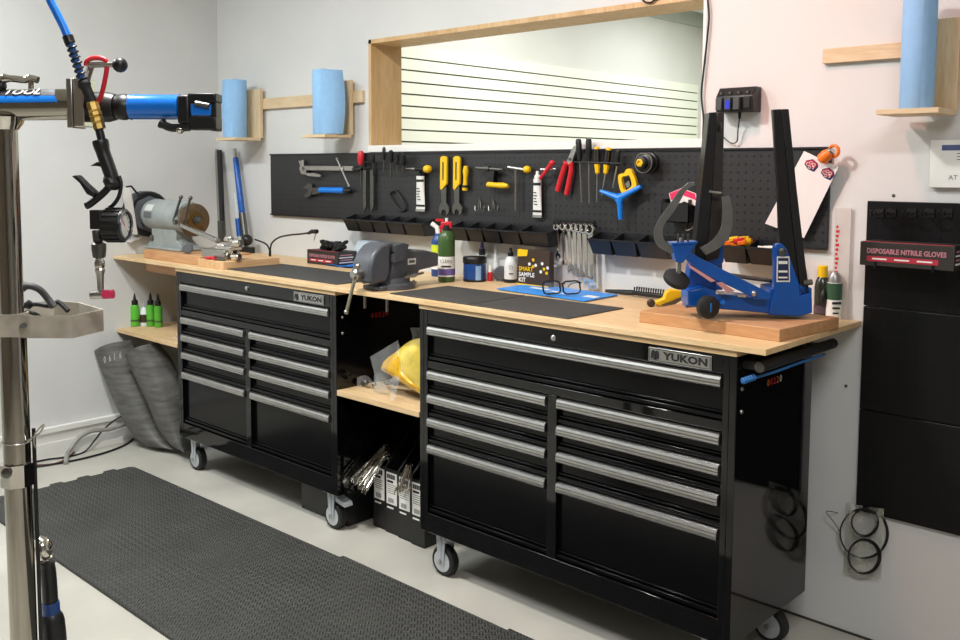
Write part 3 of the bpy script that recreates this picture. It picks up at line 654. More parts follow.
# ------------------------------------------------------------------ wall: charger, cables, papers
t = thing('battery_charger', 'black wall charger with battery bays above the truing stand', 'charger', W(738,111,.02))
x0, x1 = W(717,100,.05).x, W(754,100,.05).x; z0, z1 = W(735,112,.05).z, W(735,87,.05).z; y1 = YW-.001
pr = [V((x0, y1, z0)), V((x0, y1-.055, z0)), V((x0, y1-.058, z0+(z1-z0)*.62)), V((x0, y1-.035, z1)), V((x0, y1, z1))]
build('body', M().prism(pr, (x1-x0, 0, 0)), m_blk, t, bevel=.003)
wv = (x1-x0)
for i in range(4):
    xc = x0+wv*(.14+.235*i)
    build('bay', M().box(xc-wv*.09, xc+wv*.09, y1-.0605, y1-.055, z0+.010, z0+(z1-z0)*.60), m_rub if i == 3 else m_blk, t, bevel=.001)
    if i < 3: bt = build('battery', M().box(xc-wv*.085, xc+wv*.085, y1-.072, y1-.0606, z0+.006, z0+(z1-z0)*.56), mat('battery_grey', '3c3f42', .45), t, bevel=.002)
    if i == 1: build('blue_label', M().box(xc-wv*.05, xc+wv*.07, y1-.0727, y1-.072, z0+.010, z0+.035), mat('blue_print', '2233c8', .4), bt)
    build('contact', M().box(xc-wv*.03, xc+wv*.03, y1-.056, y1-.042, z0+(z1-z0)*.72, z0+(z1-z0)*.82), m_dsteel, t)
build('plug', M().lathe([(.005,0),(.005,.02)], V((x0+wv*.55, y1-.03, z0-.02)), (0,0,1), 10), m_blk, t)
m = M(); p0 = V((x0+wv*.55, y1-.03, z0-.018)); m.tube([p0, W(738,130,.02), W(737,141,.014), W(731,143,.012), W(722,136,.008), W(712,128,.008), W(704,132,.008)], .002, 6, smooth=6)
build('charger_cord', m, m_blk, t)
m = M(); m.tube([W(706,-12,.01), W(709,14,.01), W(707,40,.01), W(703.5,72,.012), W(701.5,95,.012), W(703.5,118,.012), W(703,140,.014), W(705,150,.02), W(703,163,.016)], .0032, 6, smooth=6)
tag(build('power_cable', m, m_blk), 'black cable hanging down the right side of the wall opening', 'cable')
m = M(); m.tube([W(640,-4,.01), W(645,2,.012), W(651,2.5,.012), W(656,-1,.01), W(668,-6,.01)], .0032, 6, smooth=5); tag(build('power_cable', m, m_blk), 'black cable sagging over the top of the wall opening', 'cable')
# white paper with two emblems under an orange-handled clip
t = thing('paper_sheet', 'white paper with two red emblems hung on the pegboard corner', 'paper', W(790,200,.03))
pt = [(804,151),(838.5,167),(804,238),(765,223.5)]
build('sheet', M().prism([W(x, y, .032) for x, y in pt], (0, .0008, 0)), m_paper, t, ang=0)
m_nav = mat('navy_print', '2a2050', .5, 0, 0); m_crim = mat('crimson_print', 'b81f3c', .5, 0, 0)
for (cx, cy) in ((811,165.5), (827.3,174)):
    bs = [(-7,-1.5),(-5,-6),(2,-7.5),(7,-2.5),(7.5,2),(3,7.5),(-3,4.5)]
    e = build('emblem', M().prism([W(cx+x*.95, cy+y*.85, .0328) for x, y in bs], (0, .0003, 0)), m_nav, t, ang=0)
    build('emblem_red', M().prism([W(cx-.3+x*.8, cy-1+y*.62, .0334) for x, y in bs], (0, .0003, 0)), m_crim, e, ang=0)
    for k, (dx, dy) in enumerate(((-3,-1.5),(0,-2.5),(3,-.6),(-1.6,1.6),(1.8,2.2))):
        build('emblem_scroll', M().torus(W(cx+dx, cy+dy, .0338), (.25*(k-2),1,.1), .0042, .0009, 12, 5), m_lab, e)
t = thing('spoke_key', 'orange-handled ring key holding the paper on the pegboard corner', 'key', W(825,158,.04))
a, b = W(820,161,.05), W(829,153,.05); build('grip', M().lathe([(.010,0),(.017,.006),(.018,.028),(.012,.04)], a, b-a, 16), m_org, t)
build('ring', M().torus(W(834,151,.045), (.3,1,.1), .016, .005, 22, 8), m_org, t); build('collar', M().lathe([(.011,0),(.012,.012)], W(829,153,.05), b-a, 14), m_steel, t)
# clear ruler panel with red print
t = thing('plastic_ruler', 'clear plastic straightedge with red print standing beside the pegboard', 'ruler', W(845,300,.02))
x0, x1 = 1.166, 1.212; build('blade', M().box(x0, x1, YW-.012, YW-.006, .9535, 1.283), m_frost, t); build('edge', M().box(x0, x0+.003, YW-.013, YW-.006, .9535, 1.283), m_clear, t)
for k in range(13): build('red_mark', M().box(1.170, 1.176+.002*(k % 3), YW-.0126, YW-.012, 1.06+k*.0135, 1.068+k*.0135), m_red, t)
# sign at right edge
t = thing('sign', 'white sign card with a blue bar below the right towel holder', 'sign', W(950,188,.01))
x0 = W(930,160,.02).x; z0, z1 = W(945,188,.02).z, W(945,140,.02).z
build('card', M().box(x0, x0+.24, YW-.022, YW-.002, z0, z1), m_lab, t, bevel=.003); build('blue_bar', M().box(W(942,146,.022).x, x0+.22, YW-.0226, YW-.022, W(945,150.5,.022).z, W(945,145,.022).z), mat('slate_blue_print', '4a5680', .6), t)
for yy in (153.5, 156.5, 159.5): build('text_line', M().box(W(957,yy,.022).x, x0+.2, YW-.0226, YW-.022, W(957,yy+.4,.022).z, W(957,yy-.4,.022).z), m_grey, t)
text('lettering', 'AT', W(948.5,179.6,.0222), (1,0,0), (0,0,1), .012, m_grey, t)
# screws in the wall
for (x, y, lab) in ((893.5,195.5,'small screw in the wall above the tall pegboard'),(846,386,'small screw in the wall beside the cabinet')):
    tag(build('wall_screw', M().lathe([(.005,0),(.004,.003),(.001,.004)], W(x,y), (0,-1,0), 10), m_dsteel), lab, 'screw')
# coils of black wire with plastic bag
t = thing('wire_coils', 'three coils of black wire in a clear bag on the wall', 'wire', W(864,560,.02))
def coil(cx, cy, rx, ry, r, n=2):
    for k in range(n):
        c = V((0,0,0)); pts = []
        for i in range(28):
            a = 2*math.pi*i/28; pts.append(W(cx+(rx+k*.7)*math.cos(a)+.35*k, cy+(ry+k*.6)*math.sin(a), .02+.006*k+.003*math.sin(3*a)))
        build('coil', M().tube(pts, r, 6, closed=True), m_blk, t)
coil(863.5,533.5,23,24,.0015,3); coil(864,522.5,11.5,12.5,.0016,4); coil(863.5,556.5,14.5,16,.0015,4)
m = M(); m.tube([W(838,513), W(826,511.5,.04), W(834,522,.03), W(841,534,.02)], .0012, 5, smooth=4); build('wire_end', m, m_blk, t)
def bagf(u, v): return W(846+38*u-3*v, 503+70*v+6*u, .012+.012*math.sin(9*u+2*v)*math.sin(5*v+1)+.010)
build('plastic_bag', M().grid(bagf, 16, 18), mat('cloudy_bag', 'b9b8a8', .2, 0, .25, 40, .8, 50, alpha=.42), t)
t.name = 'wire_coil_bag'
# hooks on the tall pegboard and the glove box resting on hooks
for i, x in enumerate((880,892,912,930,948)):
    m = M(); c = W(x,213,.014)
    for s in (-1, 1): m.tube([c+V((s*.006,0,0)), c+V((s*.006,-.05,-.004)), c+V((s*.006,-.056,.008))], .0025, 6)
    m.box(c.x-.012, c.x+.012, c.y-.004, c.y, c.z-.012, c.z+.012); o = build('peg_hook', m, m_blk); tag(o, 'short black double hook on the tall pegboard top row', 'hook', 'hooks on the tall pegboard')
m_boxd = mat('glove_box_card', '2b2724', .5, 0, .06, 20); m_boxr = mat('glove_box_red', 'a8283a', .5, 0, .05, 20); m_boxp = mat('glove_box_pink', 'b87a84', .6, 0, .05, 20)
def glove_box(t, c, ux, uy, L, Dp, Hh, tilt=0):
    c = V(c); X = V(ux).normalized(); Y = V(uy).normalized(); Z = X.cross(Y)
    Z = V((0,0,1)) if Z.z > 0 else V((0,0,1))
    b = build('carton', M().ob(c+Z*Hh/2, X*L/2, Y*Dp/2, Z*Hh/2), m_boxd, t, bevel=.0015)
    f = c - Y*(Dp/2+.0006)
    text('title', 'DISPOSABLE NITRILE GLOVES', f-X*(L*.42)+Z*Hh*.52, X, Z, Hh*.22, m_boxp, b, width=L*.84, bold=.03)
    build('red_band', M().ob(f-X*L*.04+Z*Hh*.30, X*L*.38, Y*.0004, Z*Hh*.11), m_boxr, b)
    for k in range(3): build('band_print', M().ob(f-X*(L*.28-k*L*.24)+Z*Hh*.30-Y*.0006, X*L*.08, Y*.0003, Z*Hh*.03), m_lab, b)
    e = c + X*(L/2+.0006)
    for k in range(4): build('end_print', M().ob(e+Z*Hh*(.25+.17*k)-Y*Dp*.05, X*.0004, Y*Dp*(.36-.05*(k % 2)), Z*Hh*.035), m_boxp if k % 2 else m_lab, b)
    build('lid_edge', M().ob(c+Z*(Hh+.0006)-Y*(Dp*.45), X*L*.48, Y*Dp*.04, Z*.0006), m_boxr, b)
    return b
a = W(863,263,.10); b = W(944,271,.10)
gz = (a.z+b.z)/2; gx = a.x+.1225
t = thing('glove_box', 'dark glove carton propped on hooks of the tall pegboard', 'box', (gx, YW-.078, gz))
glove_box(t, (gx, YW-.078, gz), (1,0,0), (0,1,0), .245, .095, .066)
for i, xx in enumerate((gx-.08, gx+.07)):
    m = M(); m.tube([V((xx,YW-.012,gz-.004)), V((xx,YW-.125,gz-.004)), V((xx,YW-.13,gz+.012))], .003, 6); tag(build('peg_hook', m, m_blk), ['long black hook under the left of the propped glove carton', 'long black hook under the right of the propped glove carton'][i], 'hook', 'hooks on the tall pegboard')
# ------------------------------------------------------------------ things on the worktop
def mat_pad(pts, lab, th=.004):
    P = []
    for x, y in pts:
        p = T(x, y); p.y = min(p.y, YW-.02); p.y = max(p.y, 0.0); P.append(V((p.x, p.y, ZT)))
    return tag(build('bench_mat', M().prism(P, (0, 0, th)), m_pad), lab, 'mat', 'rubber pads on the worktop')
m_pad = mat('grey_rubber_pad', '3d3c3b', .6, 0, .15, 25, .3, 400)
def pad(x0, x1, y0, y1, lab): return tag(build('bench_mat', M().box(x0, x1, y0, y1, ZT, ZT+.004), m_pad, bevel=.001), lab, 'mat', 'rubber pads on the worktop')
pad(-1.30, -.50, .04, .33, 'dark rubber pad on the worktop left of the vise')
pad(-.165, .215, .012, .30, 'dark rubber pad on the worktop just right of the vise')
pad(.222, .62, .012, .30, 'dark rubber pad on the worktop beneath the edge of the blue sheet')
def place(px, py, r, z=ZT):              # base point on a surface, kept clear of the wall
    p = T(px, py, z)
    if p.y > YW-r-.006:
        p = at(px, py, 1, YW-r-.006); p.z = z
    return p
def H(p, py0, py1): return (py0-py1)*mpp(p)
# wooden base block with grinder
gb = build('wood_block', M().box(-1.99, -1.47, .035, .30, ZT, ZT+.042), m_block, bevel=.003); tag(gb, 'thick wooden base block beneath the bench grinder', 'wood block')
m_pblk = wood('pale_block', 'dcb488', 'c79a68', 'y', 6, .5)
tag(build('wood_block', M().box(-1.462, -1.255, .02, .31, ZT, ZT+.034), m_pblk, bevel=.002), 'pale wooden board beneath the chrome clamp', 'wood block')
ZB = ZT+.042
g = thing('bench_grinder', 'grey bench grinder with wire wheel on the left of the worktop', 'grinder', (-1.75, .17, ZB))
gy = .15; gc = at(176, 216, 1, gy); gz = gc.z; gx = gc.x
def gpx(px): return at(px, 212, 1, gy).x
xa, xb = gpx(154), gpx(190)
build('motor', M().lathe([(.05,-.006),(.072,.0),(.077,.02),(.077,xb-xa-.02),(.07,xb-xa),(.03,xb-xa+.008)], (xa, gy, gz), (1,0,0), 28), m_lgrey, g)
build('rib', M().torus((xa+.03, gy, gz), (1,0,0), .077, .0025, 28, 6), m_lgrey, g); build('rib', M().torus((xb-.03, gy, gz), (1,0,0), .077, .0025, 28, 6), m_lgrey, g)
bp_ = [V((xa+.005, 0, ZB)), V((xb+.01, 0, ZB)), V((xb-.0, 0, ZB+.018)), V((xb-.055, 0, ZB+.05)), V((xb-.06, 0, gz-.035)), V((xa+.06, 0, gz-.035)), V((xa+.055, 0, ZB+.05)), V((xa+.015, 0, ZB+.018))]
m = M(); m.prism([V((p.x, gy-.045, p.z)) for p in bp_], (0, .09, 0)); m.box(xa+.0, xb+.015, gy-.07, gy+.07, ZB, ZB+.012); build('base', m, m_lgrey, g, bevel=.004)
build('switch', M().lathe([(.016,0),(.016,.006),(.010,.008)], (xa+.062, gy-.045, ZB+.05), (0,-1,0), 16), m_dsteel, g)
build('rating_plate', M().grid(lambda u, v: V((xa+.045+.075*u, gy+.0785*math.cos(math.radians(195+28*v)), gz-.0785*math.sin(math.radians(195+28*v)) )), 1, 6), mat('plate_grey', 'c4c6c2', .5), g)
build('rating_plate', M().grid(lambda u, v: V((xa+.045+.075*u, gy+.0785*math.cos(math.radians(162+26*v)), gz+.0785*math.sin(math.radians(162+26*v)))), 1, 6), m_grey, g)
# wire wheel
wx = gpx(194)
build('wire_wheel', M().lathe([(.03,-.012),(.07,-.009),(.078,-.006),(.078,.006),(.07,.009),(.03,.012)], (wx, gy, gz-.012), (1,0,0), 36), mat('wire_brush', '6d5a44', .6, .6, .35, 160, .6, 300), g)
fl_ = build('flange_disc', M().lathe([(.04,0),(.042,.016),(.03,.02)], (wx, gy, gz-.012), (1,0,0), 26), mat('worn_brass', '7a6238', .45, .9, .15, 50), g)
build('arbor_nut', M().lathe([(.022,.0),(.022,.02),(.014,.022),(.012,.034),(.004,.038)], (wx+.018, gy, gz-.012), (1,0,0), 16), m_dsteel, fl_)
build('shaft', M().cyl((xb-.01, gy, gz-.012), (wx, gy, gz-.012), .012), m_steel, g)
# left guard with dark wheel and eye shield
lx = gpx(146)
build('guard', M().lathe([(.02,-.04),(.105,-.04),(.115,-.032),(.115,.032),(.105,.04),(.02,.04)], (lx, gy, gz), (1,0,0), 30), m_blk, g)
build('guard_face', M().lathe([(.092,0),(.09,.006),(.06,.008)], (lx+.039, gy, gz), (1,0,0), 8), m_grey, g, ang=20)
build('eye_shield', M().ob((lx+.07, gy-.12, gz+.02), (.04,0,0), (0,.003,.0), (0,-.015,.115)), m_frost, g); build('shield_arm', M().tube([V((lx+.04,gy-.06,gz+.10)), V((lx+.05,gy-.10,gz+.142)), V((lx+.06,gy-.13,gz+.138))], .005, 8), m_blk, g)
build('spark_tray', M().ob((lx-.03, gy-.06, ZB+.035), (.05,0,0), (0,.03,.01), (0,.001,.002)), m_frost, g)
# spark deflector arms with ball ends
for i, (a_, b_) in enumerate((((173,222),(181,197)), ((182,228),(190.5,198)))):
    p, q = at(*a_, 1, gy-.07), at(*b_, 1, gy-.085); build('arm', M().cyl(p, q, .006, n=10), m_dsteel, g); build('arm_knob', M().ball(q, .010), m_dsteel, g)
p = at(182,225,1,gy-.09); q = at(218,241,1,gy-.07)
build('tool_rest_bar', M().ob((p+q)/2, (q-p)/2, V((0,.012,0)), V((0,0,.009))), m_steel, g, bevel=.002); build('clamp_screw', M().lathe([(.012,0),(.012,.015)], at(177,222,1,gy-.09), (0,-1,0), 10), m_dsteel, g)
k_ = place(200,262,.02); build('foot_knob', M().lathe([(.02,-.012),(.026,-.006),(.026,.006),(.02,.012)], (at(201,241,1,gy-.02).x, gy-.09, ZB+.028), (1,-.6,0), 20), m_grey, g)
# chrome clamp
c = at(233, 246, 1, .10); zc = ZT+.034
t = thing('hand_vise', 'chrome clamp with round ends in front of the leaning bars', 'clamp', (c.x, .1, zc))
build('base', M().box(at(211,255,1,.1).x, at(234,258,1,.1).x, .05, .13, zc, zc+.045), m_steel, t, bevel=.004)
build('jaw', M().box(at(222,250,1,.1).x, at(238,250,1,.1).x, .06, .12, zc+.045, zc+.062), m_chr, t, bevel=.003)
for x, y, r in ((222,246,.018), (231,250,.024), (238,243,.020), (236,257,.018), (229,239,.014)): build('roller', M().lathe([(r*.7,-.022),(r,-.016),(r,.016),(r*.7,.022)], at(x,y,1,.09), (1,.3,.1), 18), m_chr, t)
# leaning bars
t = thing('steel_bar', 'tall flat steel bar leaning on the wall beside the grinder', 'bar', (-1.6, .5, ZT))
a, b = place(223,248,.06), W(220,149,.012); b.y = YW-.02; m = M(); d = b-a
build('light_strip', M().ob((a+b)/2+V((-.018,0,0)), d/2, V((.014,0,0)), V((0,.006,0))), m_steel, t); build('dark_strip', M().ob((a+b)/2+V((.012,-.004,0)), d/2*.98, V((.015,0,0)), V((0,.007,0))), mat('dark_strip', '3c3c3e', .3, .8), t); build('socket', M().ob(a+d*.17+V((.012,-.01,0)), d*.12, V((.02,0,0)), V((0,.012,0))), m_dsteel, t)
t = thing('torque_wrench', 'blue-sleeved torque wrench standing upright against the wall', 'wrench', (-1.5, .5, ZT))
a, b = place(246,246,.05), W(237.5,149,.012); b.y = YW-.03; a.z += .032; d = b-a
build('shaft', M().tube([a, b], .011, 10), m_steel, t); build('sleeve', M().tube([a+d*.34, a+d*.36, a+d*.90, a+d*.91], [.014,.017,.015,.012], 14), mat('blue_sleeve', '1c56a8', .35, 0, .3, 60), t)
build('grip', M().tube([a+d*.05, a+d*.34], .018, 12), m_dsteel, t); build('head', M().ball(at(247,240,1,a.y-.02), .030), m_blk, t); build('side_tube', M().cyl(a+V((-.05,0,-.03)), a+d*.55+V((-.045,0,0)), .013, n=12), m_clear, t); build('side_label', M().cyl(a+d*.1+V((-.05,0,0)), a+d*.28+V((-.048,0,0)), .0135, n=12), m_blue, t)
tag(build('block', M().box(a.x-.02, a.x+.05, a.y-.05, a.y+.02, ZT, ZT+.0305), m_blk), 'small black block under the upright torque wrench', 'block')
# small red-handled pliers before the clamp
t = thing('mini_pliers', 'small red and grey pliers lying before the chrome clamp', 'pliers', (at(208,260,1,.05).x, .05, zc)); q = at(206,261,1,.03); q.z = zc+.006
build('handle', M().tube([q, q+V((.04,.01,.004)), q+V((.07,.0,0))], .006, 8), m_red, t); build('handle', M().tube([q+V((0,.015,0)), q+V((.04,.03,.004)), q+V((.07,.02,0))], .006, 8), m_red, t); build('jaw', M().tube([q+V((.07,.01,0)), q+V((.13,.015,0))], [.008,.003], 8), m_dsteel, t)
# twin gooseneck cords
t = thing('cord', 'black twin cord rising from the worktop with a plug end', 'cord', T(270,262)); b0 = place(270,261,.05)
def q(px, py, y): return at(px, py, 1, y)
yy = b0.y
build('stem', M().tube([b0, q(270,250,yy)], .006, 8), m_blk, t); build('cable', M().tube([q(270,251,yy), q(267,245,yy), q(262,242,yy), q(255,239.5,yy)], .004, 8, smooth=5), m_blk, t)
build('cable', M().tube([q(270,251,yy), q(272,243,yy), q(279,237.5,yy), q(290,235,yy), q(301,234,yy), q(311,232.5,yy)], .004, 8, smooth=5), m_blk, t)
build('plug', M().tube([q(308,233.5,yy), q(312,231.5,yy), q(317,231.5,yy)], [.006,.010,.010], 10), m_blk, t)
build('prong', M().tube([q(316,233,yy), q(314,240,yy+.02)], .0025, 6), m_steel, t)
# glove carton on the worktop
p0 = place(308,261.5,.05); yc = .50; xl = at(308,261,1,yc-.05).x; xr = at(338,264,1,yc-.05).x
t = thing('glove_box', 'dark glove carton on the worktop with black gloves bulging out', 'box', ((xl+xr)/2, yc, ZT)); L = .225
glove_box(t, (xl+L/2, yc, ZT), (1,0,0), (0,1,0), L, .11, .065)
gl = M(); c0 = V((xl+L*.55, yc, ZT+.062))
for k in range(40): gl.ball(c0+V((random.uniform(-.055,.06), random.uniform(-.03,.03), random.uniform(.004,.042))), random.uniform(.010,.018), (1.5,.8,.7), 8, (random.random()-.5, random.random()-.5, 1))
build('gloves', gl, m_rub, t)
# blue rag
rg = T(343,266); build_ = M().grid(lambda u, v: V((rg.x-.06+.16*u+.02*v, rg.y-.05+.13*v, ZT+.002+.006*abs(math.sin(5*u+3*v)))), 10, 8, (0,0,.001))
tag(build('rag', build_, m_bluep), 'small blue cloth lying by the glove carton on the worktop', 'cloth')
# folded white card behind the vise
xa, xb = at(354,262,1,.56).x, at(383,262,1,.56).x; zt_ = at(368,241,1,.56).z
tag(build('card_sign', M().prism([V((xa,.53,ZT)), V((xb,.53,ZT)), V((xb,.585,zt_)), V((xa,.585,zt_))], (0,.003,0)), mat('pale_blue_card', 'b9c6cc', .5)), 'pale blue card standing behind the vise', 'card')

# ------------------------------------------------------------------ bench vise (axis front to back)
xv = -.285
def vp(px, py): 
    p = at(px, py, 0, xv); return p
m_grey0 = m_grey; m_grey = mat('vise_enamel', '4c4e53', .4, 0, .1, 25)
v = thing('bench_vise', 'grey steel bench vise bolted to the worktop edge', 'vise', (xv, .12, ZT))
def yz(pts, x0, x1): return M().prism([V((x0, p[0], p[1])) for p in pts], (x1-x0, 0, 0))
zb = ZT+.001
build('base', M().lathe([(.085,0),(.085,.016),(.066,.022),(.064,.04)], (xv, .13, zb), (0,0,1), 32), m_grey, v)
build('base_lug', M().box(xv-.05, xv+.05, .03, .075, zb, zb+.016), m_grey, v, bevel=.004)
build('body', yz([(.075,zb+.036),(.215,zb+.036),(.225,zb+.06),(.325,zb+.07),(.325,zb+.118),(.25,zb+.135),(.20,zb+.135),(.16,zb+.148),(.112,zb+.148),(.10,zb+.12)], xv-.045, xv+.045), m_grey, v, bevel=.006)
build('fixed_jaw', yz([(.085,zb+.098),(.135,zb+.105),(.16,zb+.162),(.135,zb+.170),(.088,zb+.165)], xv-.062, xv+.062), m_grey, v, bevel=.004)
build('moving_jaw', yz([(-.018,zb+.03),(.06,zb+.03),(.078,zb+.06),(.08,zb+.165),(.06,zb+.172),(.03,zb+.163),(.0,zb+.135),(-.018,zb+.095)], xv-.05, xv+.05), m_grey, v, bevel=.010)
build('jaw_plate', M().box(xv-.062, xv+.062, .0805, .0845, zb+.14, zb+.168), m_steel, v)
build('slide', yz([(.05,zb+.06),(.30,zb+.07),(.30,zb+.10),(.05,zb+.10)], xv-.03, xv+.03), m_steel, v)
build('screw_head', M().lathe([(.017,0),(.020,.006),(.020,.035),(.014,.042)], (xv, -.016, zb+.065), (0,-1,0), 20), m_steel, v)
hb0, hb1 = at(358,266,1,-.045), at(346.5,312,1,-.045)
hb = build('handle_bar', M().cyl(hb0, hb1, .0065, n=12), m_steel, v); build('handle_end', M().ball(hb1, .0095), m_steel, hb); build('handle_end', M().ball(hb0, .0095), m_steel, hb)
build('maker_plate', M().box(xv+.0455, xv+.0465, .165, .205, zb+.085, zb+.108), m_lab, v); build('plate_print', M().box(xv+.0465, xv+.0469, .171, .199, zb+.092, zb+.101), m_grey, v)
build('lock_bolt', M().tube([V((xv+.05,.16,zb+.05)), V((xv+.085,.16,zb+.05))], .008, 10), m_steel, v); build('lock_lever', M().tube([V((xv+.08,.12,zb+.045)), V((xv+.08,.21,zb+.055))], .005, 8), m_steel, v)
for yy, xx in ((.03,-.062),(.16,.062),(.10,-.062)): build('bolt', M().lathe([(.011,0),(.011,.008),(.005,.0085),(.005,.012)], (xv+xx, yy+.02, zb+.017), (0,0,1), 6), m_steel, v, ang=20)
for xx, yy in ((-.062,.05),(.062,.05)): build('bolt_end', M().cyl((xv+xx*1.0, yy, .9372), (xv+xx*1.0, yy, .88), .006, n=8), m_steel, v)

m_grey = m_grey0
# ------------------------------------------------------------------ bottles and jars
def bottle(name, lab, cat, px, pyb, wpx, prof, parts, z=ZT, group=None, n=20):
    r0 = .02; p = place(px, pyb, .03, z); s = mpp(p); r = wpx/2*s
    p = place(px, pyb, r, z); s = mpp(p); r = wpx/2*s
    t = thing(name, lab, cat, p, group)
    for nm, mt, pf in parts: build(nm, M().lathe([(a*r, (pyb-h)*s) for a, h in pf], p, (0,0,1), n), mt, t)
    return t, p, r, s
m_wbot = mat('white_bottle', 'd9dcdb', .3); m_navy = mat('navy_tub', '17407f', .35); m_purp = mat('purple', '6a5a9a', .4)
t, p, r, s = bottle('spray_bottle', 'green-labelled spray bottle with a red trigger head', 'bottle', 446.5, 281.5, 17,
  0, [('bottle', m_dgreen, [(.9,281.5),(1,280),(1,241),(.95,236),(.7,232),(.45,230),(.45,227)]), ('label', m_lab, [(1.02,276),(1.02,256)]), ('purple_band', m_purp, [(1.03,274.5),(1.03,268)]), ('neck', m_rub, [(.5,231),(.5,225)])])
text('lettering', 'CLEAN', p+V((0,0,(281.5-262)*s))-FH*r*1.05-CR*r*.7, CR, (0,0,1), .013, m_blkp, t, width=r*1.4)
build('print_line', M().ob(p+V((0,0,(281.5-265.5)*s))-FH*r*1.05, CR*r*.6, FH*.0003, V((0,0,.003))), m_blkp, t)
hd = M().ob(p+V((0,0,(281.5-225)*s)), CR*.022, FH*.012, V((0,0,.014))); build('trigger_head', hd, m_red, t, bevel=.005)
build('nozzle', M().ob(p+CR*(-.028)+V((0,0,(281.5-220)*s)), CR*.016, FH*.006, V((0,0,.005))), m_red, t); build('trigger', M().ob(p+CR*(-.022)+V((0,0,(281.5-229)*s)), CR*.004, FH*.006, V((0,0,.014))), m_red, t); build('cap_tip', M().lathe([(.006,0),(.006,.016)], p+V((0,0,(281.5-222)*s)), (0,0,1), 10), m_lab, t)
p = at(438.5,279,1,.52); p.z = ZT; t = thing('spray_bottle', 'blue and yellow bottle half hidden behind the green-labelled spray bottle', 'bottle', p)
build('bottle', M().lathe([(.028,0),(.03,.004),(.03,.14),(.02,.165),(.012,.175)], p, (0,0,1), 20), m_navy, t); build('yellow_label', M().lathe([(.0306,.09),(.0306,.13)], p, (0,0,1), 20), mat('lime_label', 'c8d62a', .5), t); build('white_label', M().lathe([(.0306,.03),(.0306,.08)], p, (0,0,1), 20), m_lab, t); build('grip_neck', M().tube([p+V((0,0,.17)), p+V((-.01,0,.20)), p+V((-.03,-.01,.215))], .010, 10), m_lab, t)
t, p, r, s = bottle('tub', 'blue tub with a wide black screw lid', 'tub', 474.5, 281, 23, 0, [('tub', m_navy, [(.95,281),(.98,280),(.98,264),(.95,262.5)]), ('lid', m_blk, [(1.0,263),(1.04,262),(1.04,257.5),(.98,256.5),(.9,256.5),(.3,256.8)]), ('base_ring', m_blk, [(1.0,281),(1.0,278.5)])], n=28)
build('label_patch', M().grid(lambda u, v: p+(CR*math.sin(.1+.5*u)-FH*math.cos(.1+.5*u))*r*1.0+V((0,0,(281-279+14*v)*s)), 6, 1), mat('pale_blue_print', '8fb2d8', .5), t)
bottle('dropper_bottle', 'small clear bottle with a black and lilac tip behind the blue tub', 'bottle', 482, 276, 9, 0, [('bottle', m_clear, [(.9,276),(1,275),(1,256),(.6,252)]), ('cap', m_blk, [(.75,252),(.75,246)]), ('tip', m_purp, [(.5,246),(.35,241),(.1,236)])])
bottle('dropper_bottle', 'little red-labelled vial right of the blue tub', 'bottle', 490, 281, 5, 0, [('bottle', m_red, [(1,281),(1,272)]), ('cap', m_lab, [(.9,272),(.8,266),(.5,265)])])
bottle('squeeze_bottle', 'slim white nozzle bottle behind the grey jar', 'bottle', 495.5, 279, 8, 0, [('bottle', m_wbot, [(1,279),(1,266),(.6,262)]), ('nozzle', m_wbot, [(.5,262),(.25,250),(.1,244)])])
p = place(501,281,.02); t = thing('glass_jar', 'small grey lens-shaped jar leaning between the bottles', 'jar', p); build('jar', M().lathe([(.012,-.012),(.026,-.010),(.03,0),(.026,.010),(.012,.012)], p+V((0,0,.030)), (.55,-.8,.15), 24), mat('smoky_glass', '55565a', .15), t); build('base', M().lathe([(.02,0),(.02,.004)], p, (0,0,1), 16), m_grey, t)
t, p, r, s = bottle('squeeze_bottle', 'white bottle with black flip cap left of the sample box', 'bottle', 510.5, 280.5, 13, 0, [('bottle', m_wbot, [(.9,280.5),(1,279),(1,262),(.8,257),(.4,254)]), ('cap', m_blk, [(.45,254.5),(.45,251),(.3,250),(.2,246)]), ('base_band', m_blk, [(1.02,280.6),(1.02,277)])])
build('print', M().grid(lambda u, v: p+(CR*math.sin(-.3+.7*u)-FH*math.cos(-.3+.7*u))*r*1.02+V((0,0,(280.5-272+1.2*v)*s)), 4, 1), m_blkp, t); build('swirl', M().torus(p-FH*r*1.02+V((0,0,(280.5-265)*s)), FH, .007, .0007, 16, 5), m_grey, t)
# sample box: printed carton
xa = at(517.5,280,1,YW-.09).x; xb = at(550,283,1,YW-.085).x; yb = YW-.09; hz = at(518,249,1,yb).z-ZT
t = thing('carton', 'dark brown sample carton with yellow print below the wrenches', 'box', ((xa+xb)/2, yb+.04, ZT)); b = build('box', M().box(xa, xb, yb, yb+.028, ZT, ZT+hz), m_card, t, bevel=.001); wv = xb-xa
build('yellow_tab', M().prism([V((xa, yb-.0006, ZT+hz)), V((xa+wv*.33, yb-.0006, ZT+hz)), V((xa+wv*.30, yb-.0006, ZT+hz*.83)), V((xa, yb-.0006, ZT+hz*.80))], (0,.0005,0)), m_yel, b); build('bottom_strip', M().box(xa, xb, yb-.0006, yb, ZT+.001, ZT+hz*.07), m_yel, b)
for s_, zz, mt in (('SMART', .42, m_yel), ('SAMPLE', .27, m_lab), ('KIT', .12, m_lab)): text('lettering', s_, (xa+wv*.05, yb-.0008, ZT+hz*zz), (1,0,0), (0,0,1), hz*.12, mt, b, bold=.02)
for k, (u, w_) in enumerate(((.38,.62),(.50,.74),(.58,.60),(.50,.56),(.78,.66),(.84,.52),(.74,.44),(.92,.42),(.95,.56))): build('dot', M().lathe([(.0065,0),(.0065,.0006)], (xa+wv*u, yb-.0001, ZT+hz*w_), (0,-1,0), 6), m_yel if k % 2 else m_lab, b)
